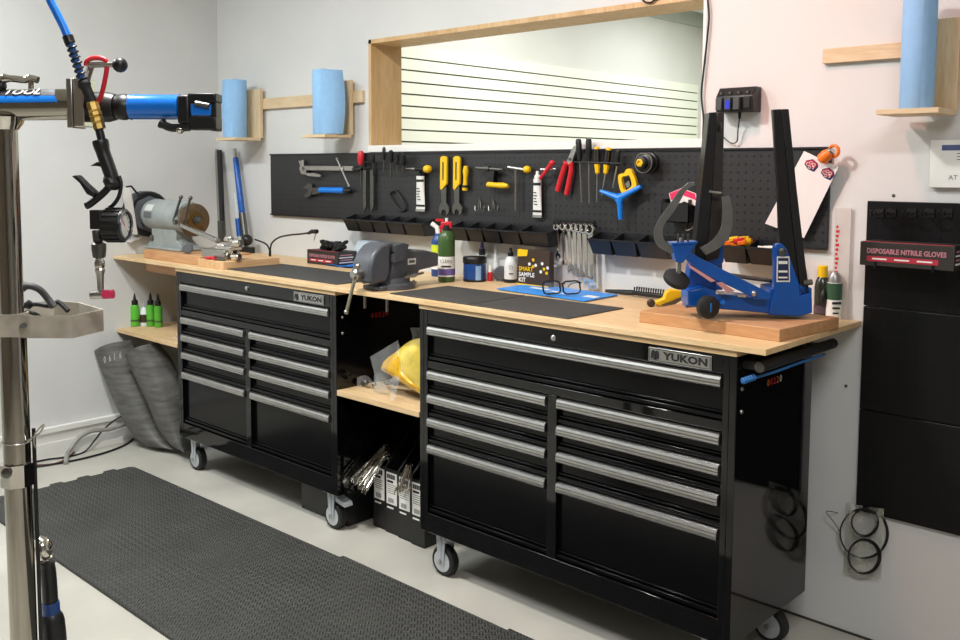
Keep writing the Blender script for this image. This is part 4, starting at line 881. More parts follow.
# clear sheet behind the wrenches
tag(build('plastic_sheet', M().ob((W(574,255,.02).x, YW-.012, (ZT+1.15)/2), (.085,0,0), (0,0,.098), (0,.001,0)), m_frost), 'frosted plastic sheet on the wall behind the hanging wrenches', 'sheet')
# blue sheet with white print and glasses
P = [place(*q_, .03) for q_ in ((497,290),(585,302.5),(626,293.5),(531,283.5))]
m_sheet = mat('blue_sheet', '2f8fe6', .4, 0, .03, 20)
t = thing('blue_pad', 'bright blue sheet with white print on the worktop', 'pad', P[0]); c0, ex, ey = V((P[0].x, P[0].y, ZT+.0045)), V(P[1]-P[0]), V(P[3]-P[0])
c0.z = ZT+.0045; ex.z = ey.z = 0; build('sheet', M().ob(c0+ex/2+ey/2, ex/2, ey/2, V((0,0,.0015))), m_sheet, t)
for u0, u1, v0, v1 in ((.18,.40,.50,.62),(.45,.55,.42,.52),(.60,.72,.34,.44),(.84,.97,.36,.55)): build('white_print', M().ob(c0+ex*(u0+u1)/2+ey*(v0+v1)/2+V((0,0,.0018)), ex*(u1-u0)/2, ey*(v1-v0)/2, V((0,0,.0003))), m_lab, t)
zg_ = ZT+.0065; gp = at(563,296,2,zg_); s = mpp(gp); t = thing('eyeglasses', 'dark round-framed eyeglasses resting on the blue sheet', 'glasses', gp); fwd = -FH
for i, cx in enumerate((551.5, 571.5)):
    ctr = at(cx, 291.3, 2, zg_)  ; ctr = gp + CR*((cx-563)*s) + V((0,0,9*s*.95)); rim = []
    for k in range(24):
        a = 2*math.pi*k/24; sq = 1-.10*math.cos(4*a-.4); rim.append(ctr + RH*(9.3*s*math.cos(a)*sq) + V((0,0,1))*(7.0*s*math.sin(a)*sq) + FH*.002)
    build('rim', M().tube(rim, .003, 6, closed=True), m_blk, t); build('lens', M().add(rim, [tuple(range(24))]), mat('lens', 'd8e4ea', .05, alpha=.12), t)
    sg = -1 if i == 0 else 1; h0 = ctr+RH*(sg*8.6*s)+V((0,0,4.5*s)); build('temple', M().tube([h0, h0+RH*sg*.004+FH*.02, h0+RH*(-sg*.02)+FH*.10+V((0,0,-.014)), h0+RH*(-sg*.03)+FH*.125+V((0,0,-.030))], .0022, 6, smooth=4), m_blk, t)
build('bridge', M().tube([gp+CR*(-3*s)+V((0,0,12*s)), gp+V((0,0,13*s)), gp+CR*(2*s)+V((0,0,12*s))], .002, 6, smooth=3), m_blk, t)
# black comb brush
a = place(606,291,.03); b = place(664,297,.04); t = thing('brush', 'black bristle brush lying on the worktop behind the blue sheet', 'brush', a); d = (b-a); n_ = V((-d.y, d.x, 0)).normalized()
build('handle', M().tube([a+V((0,0,.009)), a+d*.3+V((0,0,.012)), a+d*.5+V((0,0,.014))], [.006,.009,.010], 10), m_blk, t); build('head', M().ob(a+d*.75+V((0,0,.014)), d*.26, n_*.014, V((0,0,.007))), m_blk, t, bevel=.003)
for k in range(12):
    for j in (-1, 1): build('bristle_tuft', M().cyl(a+d*(.52+.04*k)+n_*.007*j+V((0,0,.020)), a+d*(.52+.04*k)+n_*.008*j+V((.002,0,.036)), .002, .003, 6), m_blk, t)
# ------------------------------------------------------------------ wood block and blue truing stand
ZK = ZT+.033
tag(build('wood_block', M().prism([V((.797,.118,ZT)), V((1.228,.108,ZT)), V((1.257,.415,ZT)), V((.80,.43,ZT))], (0,0,.033)), m_block, bevel=.002), 'thick wooden block under the blue truing stand', 'wood block')
A0 = T(760, 318, ZK); DS = (A0-CAM).dot(FH)      # upright plane through the stand
def S(px, py, dd=0): return D(px, py, DS+dd)
def sp(pts, dd, th, m=None): return (m or M()).prism([S(x, y, dd) for x, y in pts], FH*th)
ts = thing('truing_stand', 'blue wheel truing stand with two tall black uprights', 'truing stand', A0)
base = [(688,291),(704,287),(722,294),(768,299),(770,288),(800,284),(812,288),(812.5,313),(800,316.5),(742,311),(706,308),(688,306)]
P_ = [S(x, y, -.02) for x, y in base]
for p in P_: p.z = max(p.z, ZK+.0005)
build('base_casting', M().prism(P_, FH*.09), m_blue, ts, bevel=.003)
build('foot_tower', sp([(769,315),(774,290),(774.5,262),(774,249),(776,244),(782,243.5),(787,249),(796,274),(799.5,284),(800,296),(811.5,293),(812.5,313),(800,316.5)], -.03, .022), m_blue, ts, bevel=.003)
build('left_tower', sp([(686,308),(688.5,276),(694,246),(711,238),(724,240),(724,262),(716,268),(716,306)], .02, .05), m_blue, ts, bevel=.003)
bk = build('back_plate', sp([(697,241),(722,240),(722.5,290),(706,290)], .06, .006), m_blue, ts)
# swinging caliper arm
build('caliper_arm', sp([(684,258),(691,252),(700,258),(772,294),(768,300),(756,299),(704,274)], -.055, .018), m_blue, ts, bevel=.002)
build('arm_slot', sp([(687,262),(690,265),(716,281),(711,282),(690,268)], -.058, .003), mat('pink_decal', 'c98f8c', .5), ts); build('arm_slot', sp([(716,283),(722,282),(735,291),(728,293)], -.058, .003), mat('pink_decal_2', 'b9837f', .5), ts)
build('caliper_head', sp([(672,245),(697,243.5),(683,263),(676,262)], -.06, .045), m_blue, ts, bevel=.002); build('caliper_lip', sp([(672,245),(697,243.5),(698,241.5),(671,243)], -.064, .055), m_blue, ts)
for x in (678, 683, 688): build('screw', M().cyl(S(x,246,-.04), S(x,234,-.04), .003, n=8), m_dsteel, ts)
build('index_screw', M().cyl(S(681,244,-.045), S(681,238,-.045), .005, n=10), m_steel, ts)
# curved calipers
m_cal = mat('grey_caliper', '6b6b68', .4, .5, .1, 40)
def strip(outer, inner, dd, th):
    A = cr([S(x, y, dd) for x, y in outer], 6); B = cr([S(x, y, dd) for x, y in inner], 6); n = min(len(A), len(B)); m = M(); w = FH*th
    vs = A[:n]+B[:n]+[p+w for p in A[:n]]+[p+w for p in B[:n]]; fs = []
    for i in range(n-1): fs += [(i,i+1,n+i+1,n+i), (2*n+i,3*n+i,3*n+i+1,2*n+i+1), (i,2*n+i,2*n+i+1,i+1), (n+i,n+i+1,3*n+i+1,3*n+i)]
    fs += [(0,n,3*n,2*n), (n-1,3*n-1,4*n-1,2*n-1)]; return m.add(vs, fs)
build('caliper', strip([(679,191),(668,207),(657,223),(654,236),(659,247),(672,254)], [(685,192),(675,210),(664,225),(663,236),(668,244),(678,249)], -.052, .005), m_cal, ts)
build('caliper', strip([(730,196),(732.5,214),(731,232),(722,246),(706,255)], [(722,197),(723,214),(721,228),(713,240),(700,248)], -.052, .005), m_cal, ts)
build('caliper_tip', sp([(679,191),(685,192),(690,187),(695,184.5),(694,182),(688,183)], -.052, .006), m_cal, ts)
# black uprights: channel section, narrow top
m_up = mat('upright_black', '1a1a1b', .32, .2, .1, 30); m_upi = mat('upright_inner', '3a3532', .35, .3, .1, 30)
build('upright', sp([(709,112.5),(717,112),(711,205),(706,262),(694,262),(699.5,205)], -.012, .05), m_up, ts, bevel=.002); build('upright_web', sp([(717,112),(724.5,112),(722.5,205),(719,258),(706,262),(711,205)], .012, .03), m_upi, ts, bevel=.002)
build('upright', sp([(772.5,109.5),(781.5,109),(791,214),(800.5,292),(790,292),(779.5,243),(778,190)], -.024, .016), m_up, ts, bevel=.002); build('upright_web', sp([(781.5,109),(789,109),(797,190),(804,250),(810,296),(802,300),(800.5,292),(791,214)], -.020, .045), m_blk, ts, bevel=.002)
build('axle_slot', M().ball(S(720,126,-.002), .009, (1,.4,1.2), 12, (0,0,1)), m_blk, ts)
build('axle_clip', M().cyl(S(709,191.5,-.02), S(721,193.5,-.02), .004, n=8), m_steel, ts); build('pivot_bolt', M().lathe([(.011,0),(.011,.006),(.005,.008)], S(782,252,-.031), -FH, 14), m_dsteel, ts)
build('clamp_bolt', M().cyl(S(803,283,-.02), S(812,282,-.02), .008, n=10), m_dsteel, ts)
# label plate
lp = build('label_plate', sp([(777,256.5),(789.5,256.5),(790,282),(776.5,282)], -.0312, .001), m_lab, ts); build('label_face', sp([(778,258),(788.5,258),(789,280.5),(777.8,280.5)], -.0317, .001), mat('navy_face', '16264a', .5), lp)
for yy, hh in ((262.5,3),(271.5,2),(277.5,1.6)): build('label_print', sp([(778.5,yy-hh/2),(787.5,yy-hh/2),(787.5,yy+hh/2),(778.5,yy+hh/2)], -.0322, .0008), m_lab, lp)
# knobs and rod
build('adjust_knob', M().lathe([(.030,-.010),(.036,-.006),(.036,.006),(.030,.010),(.012,.016)], S(676.5,279,-.045), -FH*.55+RH*.25+V((0,0,.8)), 26), m_rub, ts); build('knob_stem', M().cyl(S(679,262,-.04), S(678,279,-.045), .007, n=10), m_steel, ts)
kc = S(708,307,-.065); kc.z = max(kc.z, ZK+.0325); build('drive_knob', M().lathe([(.026,-.012),(.031,-.008),(.031,.008),(.026,.012),(.008,.014)], kc, -FH+RH*.3, 28), m_rub, ts); build('knob_mark', M().ob(kc-FH*.0135+RH*.004, V((.0015,0,0)), V((0,0,.012)), FH*.001), m_bluep, ts)
build('cross_rod', M().cyl(S(722,274,.02), S(773,281,.02), .006, n=10), m_dsteel, ts)
build('bolt', M().ball(S(754,293.5,-.06), .008), m_steel, ts); build('nut', M().lathe([(.007,0),(.007,.008)], S(722,302,-.024), -FH, 6), m_bluep, ts)
for x, y in ((720,293),(742,296)): build('decal', sp([(x-4,y-1.5),(x+4,y-.8),(x+4,y+1.6),(x-4,y+1)], -.0212, .001), m_lab, ts)
# yellow clamp tool lying left of the stand
q0 = T(672,302,ZT); q0 = at(668,304,1,.44); q0.z = ZT
t = thing('trim_knife', 'yellow hand tool with a dark blade beside the truing stand', 'tool', q0); DD = (q0-CAM).dot(FH)
def K(px, py, dd=0): return D(px, py, DD+dd)
zs = K(668,306).z-ZT
def kp(pts, dd, th):
    P = [K(x, y, dd) for x, y in pts]; o_ = min(p.z for p in P); return M().prism([p+V((0,0,max(0,ZT+.0008-o_))) for p in P], FH*th)
build('frame', kp([(655,305),(656,302),(664,299),(666,292.5),(671,290),(680,291),(687,296),(684,299),(676,300),(672,304.5),(660,307)], 0, .03), m_yel, t, bevel=.004)
build('blade', kp([(661,307),(672,303),(686,297),(687,299),(674,307),(667,309)], -.012, .006), m_dsteel, t); build('wheel', M().lathe([(.009,0),(.013,.003),(.013,.012),(.009,.015)], K(650.5,304,0)+V((0,0,.004)), -FH, 16), m_card, t)
# bottles by the wall at right
t, p, r, s = bottle('cleaner_bottle', 'dark bottle with a yellow cap right of the truing stand', 'bottle', 821.5, 309, 15, 0, [('bottle', mat('dark_amber', '2b2a20', .2), [(.9,309),(1,308),(1,278),(.85,272),(.6,268)]), ('cap', m_yel, [(.62,268),(.65,266),(.65,257.5),(.5,256.5)]), ('label', mat('plum_label', '4c3a42', .5), [(1.02,304),(1.02,296)])])
build('black_grip', M().ball(p-FH*r*.8+V((0,0,(309-288)*s)), r*.75, (1,.6,1.7)), m_blk, t)
t, p, r, s = bottle('spray_can', 'white and green spray can beside the yellow-capped bottle', 'can', 833.5, 311, 15, 0, [('can', m_lab, [(.95,311),(1,310),(1,277),(.9,274)]), ('green_band', mat('forest_label', '2f5136', .5), [(1.015,291),(1.015,274.5)]), ('cap', mat('silver_cap', '9a9794', .35, .6), [(.85,274),(.8,268),(.5,264)])])
for k in range(3): build('print_line', M().ob(p-FH*(r*1.03)-CR*r*.05*k+V((0,0,(311-294-k*5)*s)), CR*r*(.6-.1*k), FH*.0005, V((0,0,.0035-.0007*k))), m_blkp, t)

# ------------------------------------------------------------------ left shelf: green bottles
ZS = .5835; ZM = .5655
def green(px, pyb, w, lab):
    bottle('sealant_bottle', lab, 'bottle', px, pyb, w, 0, [('bottle', m_green, [(.85,pyb),(1,pyb-1),(1,pyb-19),(.8,pyb-21.5)]), ('collar', m_blk, [(.72,pyb-21.5),(.72,pyb-25.5),(.5,pyb-26.5)]), ('nozzle', m_blk, [(.4,pyb-26),(.2,pyb-32),(.12,pyb-33.5)]), ('mark', m_dgreen, [(1.015,pyb-7),(1.015,pyb-5)])], ZS, 'green nozzle bottles')
green(135, 326, 9.5, 'green nozzle bottle at the front left of the side shelf'); green(151, 326, 8.5, 'green nozzle bottle second from the cabinet on the side shelf'); green(158.5, 327, 8, 'green nozzle bottle nearest the cabinet on the side shelf')
bottle('sealant_bottle', 'small clear bottle with brown label between the green bottles', 'bottle', 144.5, 325.5, 8, 0, [('bottle', m_wbot, [(.9,325.5),(1,324),(1,311),(.5,307)]), ('label', m_card, [(1.02,322),(1.02,314)]), ('tip', m_clear, [(.4,307),(.15,301)])], ZS, 'green nozzle bottles')
p = T(172,328,ZS); p.y = min(max(p.y,.05),.4)
def bag(fn, name, lab, cat, mt=None, nu=14, nv=12):
    m = M().grid(fn, nu, nv); zlo = (ZM if cat and 'middle' in lab or 'zip' in lab else ZS)+.003
    for p in m.v: p.z = max(p.z, zlo)
    return tag(build(name, m, mt or m_bag), lab, cat)
c_ = V((-1.70,.08,ZS))
bag(lambda u, v: c_+V((-.05+.11*u, -.04+.10*v, .004+.045*math.sin(math.pi*u)*math.sin(math.pi*v)*(1+.4*math.sin(9*u+5*v)))), 'plastic_bag', 'crumpled clear bag on the side shelf against the cabinet', 'bag')

# ------------------------------------------------------------------ shelf between the cabinets
ZM = .5655
def mid(px, py, y): return at(px, py, 1, y)
ym = .10
yb_ = thing('zip_bag', 'clear zip bag of yellow contents leaning on the middle shelf', 'bag', V((-.12, ym, ZM)))
out = [(381,367),(398,350),(412,340),(424,340),(430,356),(430,398),(417,392),(402,383),(390,375)]
cen = V((0,0,0)); 
def pil(poly, y, bulge, mt, nm, par, k=.0):
    P = cr([mid(x, q_, y) for x, q_ in poly], 4, True); c = sum(P, V((0,0,0)))/len(P); m = M(); n = len(P); vs = [c+V((0,-bulge,0)), c+V((0,bulge,0))]; fs = []
    R1 = [c+(p-c)*.62+V((0,-bulge*.8,0)) for p in P]; R2 = [c+(p-c)*.62+V((0,bulge*.8,0)) for p in P]
    vs += P+R1+R2
    for i in range(n):
        j = (i+1) % n; fs += [(2+i,2+j,2+n+j,2+n+i), (2+n+i,2+n+j,0), (2+j,2+i,2+2*n+i,2+2*n+j), (2+2*n+j,2+2*n+i,1)]
    return build(nm, m.add(vs, fs), mt, par, ang=60)
pil(out, ym, .03, mat('yellow_parts', 'd6bd52', .3, 0, .25, 18, .5, 50, coat=.4), 'contents', yb_); pil([(381.5,366.5),(398,352),(404,370),(421,390),(402,382)], ym-.02, .02, mat('deep_yellow', 'd9a80c', .25, 0, .2, 30, coat=.5), 'lower_fold', yb_)
build('bag_film', M().grid(lambda u, v: mid(370+28*u+8*v, 357+30*v-17*u+8*u*v, ym-.03+.01*math.sin(7*u+4*v)), 8, 8), m_bag, yb_)
c_ = V((-.33,.10,ZM))
bag(lambda u, v: mid(357+32*u, 380+12*v+4*u, .09)+V((0,.02*math.sin(6*u),.012*math.sin(11*u+3*v)*math.sin(6*v+1)+.008)), 'plastic_bag', 'crumpled clear bag in front of the zip bag on the middle shelf', 'bag', None, 18, 8)
bag(lambda u, v: mid(374+26*u, 375+18*v+4*u, .045)+V((0,.03*v*math.sin(5*u),.010*math.sin(9*u+2*v))), 'plastic_bag', 'clear bag folded beneath the yellow zip bag', 'bag', None, 14, 8)
cl_ = mid(371,385,.11); sc = thing('small_parts', 'handful of small grey fittings in the clear bag', 'fittings', V((cl_.x, .11, ZM)))
for k in range(9): build('fitting', M().lathe([(.006,0),(.009,.004),(.009,.010),(.005,.016)], V((cl_.x+random.uniform(-.10,.10), .11+random.uniform(-.03,.04), ZM+.004+random.uniform(0,.025))), (random.random()-.5, random.random()-.5, .6), 8), m_dsteel, sc)
pb2 = mid(416,335,.12); tag(build('parts_bag', M().grid(lambda u, v: mid(410+10*u+3*v, 328+26*v, .13)+V((0,.006*math.sin(8*u+5*v),0)), 8, 10, (0,.012,0)), mat('speckled_bag', '6f706c', .3, .2, .6, 90, .4, 90)), 'speckled grey bag of small parts hanging by the right cabinet', 'bag')

# ------------------------------------------------------------------ floor between the cabinets: black file boxes
lbm = m_lab
for i in range(4):
    x0 = -.440+i*.0785; yb0 = .165-.006*i; wd_ = .073
    t = thing('file_box', 'black open-top file box with white label, %s from left' % ordw[i], 'box', (x0+wd_/2, yb0, 0), 'black file boxes on the floor')
    pr = [V((x0, yb0, .001)), V((x0, yb0+.26, .001)), V((x0, yb0+.26, .45)), V((x0, yb0+.20, .45)), V((x0, yb0, .252))]
    m = M(); th = .003; m.prism(pr, (th,0,0)); m.prism([p+V((wd_-th,0,0)) for p in pr], (th,0,0)); m.box(x0+th, x0+wd_-th, yb0, yb0+th, .001, .252); m.box(x0+th, x0+wd_-th, yb0+.257, yb0+.26, .001, .40); m.box(x0+th, x0+wd_-th, yb0, yb0+.26, .001, .004)
    b = build('carton', m, m_blk, t); m_l = build('label', M().box(x0+.007, x0+wd_-.007, yb0-.0008, yb0, .115, .238), lbm, t)
    for k in range(4): build('label_title', M().box(x0+.011+k*.0115, x0+.0205+k*.0115, yb0-.0012, yb0-.0008, .214, .231), m_blkp, m_l)
    build('label_print', M().box(x0+.011, x0+.045, yb0-.0012, yb0-.0008, .199, .208), m_blkp, m_l)
    for k in range(5): build('label_line', M().box(x0+.012, x0+wd_-.014-.006*(k % 2), yb0-.0012, yb0-.0008, .190-k*.008, .192-k*.008), m_blkp, m_l)
    for k in range(7): build('barcode_bar', M().box(x0+.018+k*.0045, x0+.018+k*.0045+.0022, yb0-.0012, yb0-.0008, .122, .139), m_blkp, m_l)
    build('maker_print', M().box(x0+.010, x0+.046, yb0-.0008, yb0-.0002, .098, .104), m_lab, t)
def bundle(lab, a, b, n, spread, r=.0014):
    t = thing('spoke_bundle', lab, 'spokes', a, 'bundles of silver spokes'); a, b = V(a), V(b); d = (b-a).normalized(); x = d.cross(V((0,0,1))).normalized(); y = d.cross(x)
    for k in range(n):
        rr = spread*math.sqrt((k+.5)/n); an = k*2.4; o_ = x*rr*math.cos(an)+y*rr*math.sin(an); L = random.uniform(-.01,.01)
        s_ = build('spoke', M().cyl(a+o_*1.3+d*L, b+o_*.6+d*L, r, n=5), m_chr, t); build('nipple', M().cyl(a+o_*1.3+d*(L-.008), a+o_*1.3+d*(L+.006), r*1.9, n=6), m_chr, s_)
def bfl(px, py, y): return at(px, py, 1, y)
bundle('bundle of silver spokes leaning left of the black file boxes', at(359,485,0,-.415), at(386,450,0,-.405), 34, .034, .0017)
bundle('bundle of silver spokes poking up behind the first file box', at(386,452,0,-.385), at(396,449,0,-.39), 26, .026, .0017)
bundle('loose bundle of silver spokes hanging over the third file box', bfl(403,490,.115), bfl(409,466,.135), 24, .024, .0015)
tag(build('black_carton', M().box(-.80, -.50, .085, .33, .001, .135), m_blk, bevel=.002), 'low black carton pushed under the left cabinet', 'box')

# ------------------------------------------------------------------ rubber sheets leaning under the left shelf
m_sheetr = mat('grey_rubber_sheet', '5c5b57', .5, 0, .3, 7, .3, 60)
_nt = m_sheetr.node_tree; _tc = _nt.nodes.new('ShaderNodeTexCoord'); _mp = _nt.nodes.new('ShaderNodeMapping'); _mp.inputs['Scale'].default_value = (9, 9, 45); _mp.inputs['Rotation'].default_value = (0, .45, 0); _nt.links.new(_tc.outputs['Object'], _mp.inputs[0])
_ns = _nt.nodes.new('ShaderNodeTexNoise'); _ns.inputs['Scale'].default_value = 1; _ns.inputs['Detail'].default_value = 3; _nt.links.new(_mp.outputs[0], _ns.inputs['Vector'])
_rp = _nt.nodes.new('ShaderNodeValToRGB'); _rp.color_ramp.elements[0].position = .3; _rp.color_ramp.elements[1].position = .75; _rp.color_ramp.elements[0].color = lin('4a4946'); _rp.color_ramp.elements[1].color = lin('73716c'); _nt.links.new(_ns.outputs['Fac'], _rp.inputs[0]); _nt.links.new(_rp.outputs[0], _nt.nodes['Principled BSDF'].inputs['Base Color'])  # lighter streaks painted into the rubber colour as highlights

def leaf(name, lab, L0, L1, R0, R1, bul, th):
    # ruled sheet between a left edge curve and a right edge curve, bulged outwards
    a = cr([V(p) for p in L0], 6); b = cr([V(p) for p in R0], 6); n = min(len(a), len(b))
    def fn(u, v):
        i = min(n-1, v*(n-1)); k = int(i); f_ = i-k; k2 = min(k+1, n-1)
        p = a[k].lerp(a[k2], f_); q_ = b[k].lerp(b[k2], f_)
        return p.lerp(q_, u) + V(bul)*math.sin(math.pi*u)
    return tag(build(name, M().grid(fn, 16, 24, th), m_sheetr, ang=60), lab, 'rubber sheet', 'rubber sheets leaning under the side shelf')
def e1(pts, ax, val): 
    out_ = []
    for k, (x, y) in enumerate(pts):
        p = at(x, y, ax, val[k] if isinstance(val, list) else val); p.z = max(p.z, .004); out_.append(p)
    return out_
la = e1([(94,351),(104,378),(117,408),(131,433),(148,446),(168,451)], 0, [-2.205,-2.17,-2.12,-2.06,-2.0,-1.93])
ra = e1([(131,340),(143,366),(154,394),(164,420),(174,440),(182,449)], 0, [-2.10,-2.06,-2.01,-1.96,-1.90,-1.84])
s1 = leaf('rubber_sheet', 'curled grey rubber sheet with chalk digits leaning on left wall', la, None, ra, None, (.05,-.05,.02), (-.006,.006,-.006))
lb = e1([(125,356),(135,377),(147,402),(158,428),(172,446),(186,451.5)], 0, [-2.02,-1.98,-1.93,-1.88,-1.83,-1.78])
rb = e1([(158,342),(172,360),(182,384),(188,410),(190,432),(192,450)], 0, [-1.90,-1.86,-1.82,-1.79,-1.76,-1.74])
s2 = leaf('rubber_sheet', 'curled grey rubber sheet leaning nearest the left cabinet', lb, None, rb, None, (.05,-.06,.02), (-.006,.006,-.006))
m_chalk = mat('chalk', 'b9b8b2', .9)
for k, ch in enumerate('0616'):
    p = la[0].lerp(ra[0], .26+.17*k)*.86 + la[1].lerp(ra[1], .26+.17*k)*.14 + V((.03,-.05,.014)); xd = (ra[0]-la[0]).normalized()
    o_ = text('chalk_digit', ch, at(104+5.2*k, 363.5-1.6*k, 1, p.y-.02), at(109,361,1,p.y-.02)-at(104,362.5,1,p.y-.02), (.15,-.1,1), .036, m_chalk, s1, bold=.02)

# ------------------------------------------------------------------ floor cords at the baseboard
def fl(px, py, z=.006): return T(px, py, z)
def wl(px, py, o=.03): return at(px, py, 0, XL+o)
m_cond = mat('grey_conduit', '8c8a84', .45, 0, .1, 20)
tag(build('conduit', M().tube([fl(66,464,.004), fl(67,459,.05)*.0+wl(67,455,.08), wl(71,448,.07), wl(80,437,.06), wl(92,431,.06), wl(110,429,.06), wl(125,424,.06), wl(140,420,.08)], .011, 10, smooth=6), m_cond), 'grey flexible conduit arching from the floor at the left baseboard', 'conduit')
for i, (pts, mt, r, lab) in enumerate([
  ([fl(34,467), fl(60,463), fl(85,458), fl(110,451), fl(128,443), fl(140,432)], m_blk, .005, 'black cord lying along the floor by the left baseboard'),
  ([fl(34,462), fl(50,459), fl(66,457), fl(84,452), wl(95,440,.05), wl(103,430,.06), wl(115,420,.05), wl(128,413,.06)], m_blk, .0045, 'black cord rising along the left baseboard to the rubber sheets'),
  ([fl(36,465), fl(52,464), fl(64,460), fl(74,452), fl(78,446)], mat('brown_cord', '6e3a33', .6), .004, 'thin reddish cord beside the conduit on the floor')]):
    tag(build('extension_cord', M().tube(pts, r, 7, smooth=6), mt), lab, 'cord', 'cords on the floor by the baseboard')
# ------------------------------------------------------------------ bike repair stand in the left foreground
D0 = 2.1
def R_(px, py, dd=0): return D(px, py, D0+dd)
foot = R_(11, 290); foot.z = 0
rs = thing('repair_stand', 'chrome bike repair stand with blue clamp arm at the left edge', 'repair stand', foot)
pt = R_(11,290); px_ = V((foot.x, foot.y, 0))
rp = 13*D0/FPX
zarm = R_(10,105).z
build('base_plate', M().ob(px_+V((0,0,.008)), RH*.22, FH*.22, V((0,0,.0075))), m_dsteel, rs, bevel=.003)
build('post', M().lathe([(rp,.0155),(rp,R_(11,330).z-.02),(rp*.98,R_(11,330).z),(rp*.88,R_(11,325).z),(rp*.88,zarm)], px_, (0,0,1), 28), m_chrp, rs)
build('cable_tube', M().cyl(px_+RH*(rp+.004)+FH*.014+V((0,0,.016)), px_+RH*(rp+.004)+FH*.014+V((0,0,R_(30,430).z)), .0045, n=10), m_blk, rs)
build('weld_collar', M().lathe([(rp*.95,0),(rp*1.25,.012),(rp*1.5,.028)], V((foot.x, foot.y, zarm-.055)), (0,0,1), 24), m_chr, rs)
# horizontal arm
a, b = R_(-60,106), R_(74,104.5); ra_ = 15.5*D0/FPX
arm = build('arm', M().cyl(a, b, ra_, n=30), m_chrp, rs); d = (b-a).normalized()
up = V((0,0,1)); fr = -FH
def on_arm(px, ang, k=1.012):            # point on the arm surface: pixel column, angle from the camera side upwards
    c = a + d*((R_(px+5.5,105)-a).dot(d)); return c + (fr*math.cos(ang)+up*math.sin(ang))*ra_*k
build('blue_decal', M().grid(lambda u, v: on_arm(-30+90*u-(5*v if u > .9 else 0), math.radians(5+26*v)), 12, 5), m_bluep, arm)
build('white_decal', M().grid(lambda u, v: on_arm(-30+72*u, math.radians(31+37*v)), 12, 5), mat('decal_black', '2b2b2e', .4), arm)
o_ = on_arm(5.5, math.radians(34), 1.08); o1 = on_arm(41, math.radians(34), 1.08)
text('lettering', 'TOOL', o_, o1-o_, on_arm(5.5, math.radians(66), 1.08)-o_, (on_arm(5.5, math.radians(66), 1.08)-o_).length, m_lab, arm, width=(o1-o_).length, shear=.2, bold=.02)
build('decal_end', M().grid(lambda u, v: on_arm(42+14*u-3*v, math.radians(31+37*v), 1.02), 3, 5), m_grey, arm)
# end plates and collar
for x0, x1, y0, y1, mt in ((73,79,80,128,m_steel), (80,90,80,127,m_chr)):
    c = (R_(x0,y0)+R_(x1,y1))/2; build('end_plate', M().ob(c, RH*((x1-x0)/2*D0/FPX), FH*.034, V((0,0,(y1-y0)/2*D0/FPX))), mt, rs, bevel=.002)
ax = lambda px: R_(px, 107)
def turn(px0, rr, mt, nm, par=rs, n=26): 
    A_ = ax(px0[0]); return build(nm, M().lathe([(r*D0/FPX, (ax(x)-A_).length) for x, r in zip(px0, rr)], A_, RH, n), mt, par)
turn([88,96,108,116,117], [15,15,15,13,11], m_blk, 'neck_cone'); turn([117,122,126,131,132], [12,13,13,11,10], m_blk, 'neck_ring')
clp = turn([130,131,133,178,180,181], [10,13,12.3,12.3,13,11], m_blues, 'blue_sleeve')
# clamp head
hd_ = lambda x0, x1, y0, y1, dd, w: M().ob((R_(x0,y0,dd)+R_(x1,y1,dd))/2, RH*((x1-x0)/2*D0/FPX), FH*w, V((0,0,(y1-y0)/2*D0/FPX)))
head = build('clamp_body', hd_(181,193,96,124,0,.028), m_blk, rs, bevel=.005)
build('upper_jaw', hd_(191,219,94,103,0,.026), m_blk, rs, bevel=.003); build('lower_jaw', hd_(190,219,117,130,0,.026), m_blk, rs, bevel=.003); build('jaw_cover', hd_(193,213,104.5,116,-.006,.020), m_blues, rs, bevel=.003)
build('pivot', M().cyl(R_(195,103.5,-.03), R_(209,106,-.03), .006, n=10), m_dsteel, rs); build('jaw_end', hd_(213,219,96,131,.004,.022), m_blk, rs, bevel=.002)
build('cam_lever', M().tube([R_(160,122,-.02), R_(166,126,-.02), R_(174,128,-.02), R_(190,127,-.02)], [.007,.012,.012,.009], 12, smooth=4), m_blk, rs); build('lever_ball', M().ball(R_(180,129.5,-.02), .010), m_chr, rs)
# quick-release lever on top of the arm
build('quick_release', M().tube([R_(-10,79,-.01), R_(10,78.5,-.01), R_(25,80,-.01), R_(30,78,-.01), R_(38,80,-.01)], [.006,.006,.007,.011,.008], 10, smooth=4), m_chr, rs); build('release_knob', M().ball(R_(0,86,-.01), .014), m_blk, rs); build('release_post', M().cyl(R_(31,80,-.01), R_(31,92,-.005), .006, n=10), m_chr, rs)
# ball lever with red clip
lv = build('ball_lever', M().cyl(R_(90,65,-.05), R_(114,64.5,-.05), .006, n=12), m_steel, rs); build('lever_knob', M().ball(R_(120,65,-.05), .0165), m_blk, lv); build('lever_root', M().cyl(R_(91,65,-.05), R_(86,82,-.012), .008, n=10), m_steel, lv)
build('red_clip', M().tube([R_(86,66,-.05), R_(87,61,-.05), R_(94,58,-.05), R_(103,59,-.05), R_(107,64,-.05), R_(105,80,-.05), R_(101,96,-.045), R_(97,103,-.04)], .0052, 8, smooth=5), m_red, lv)
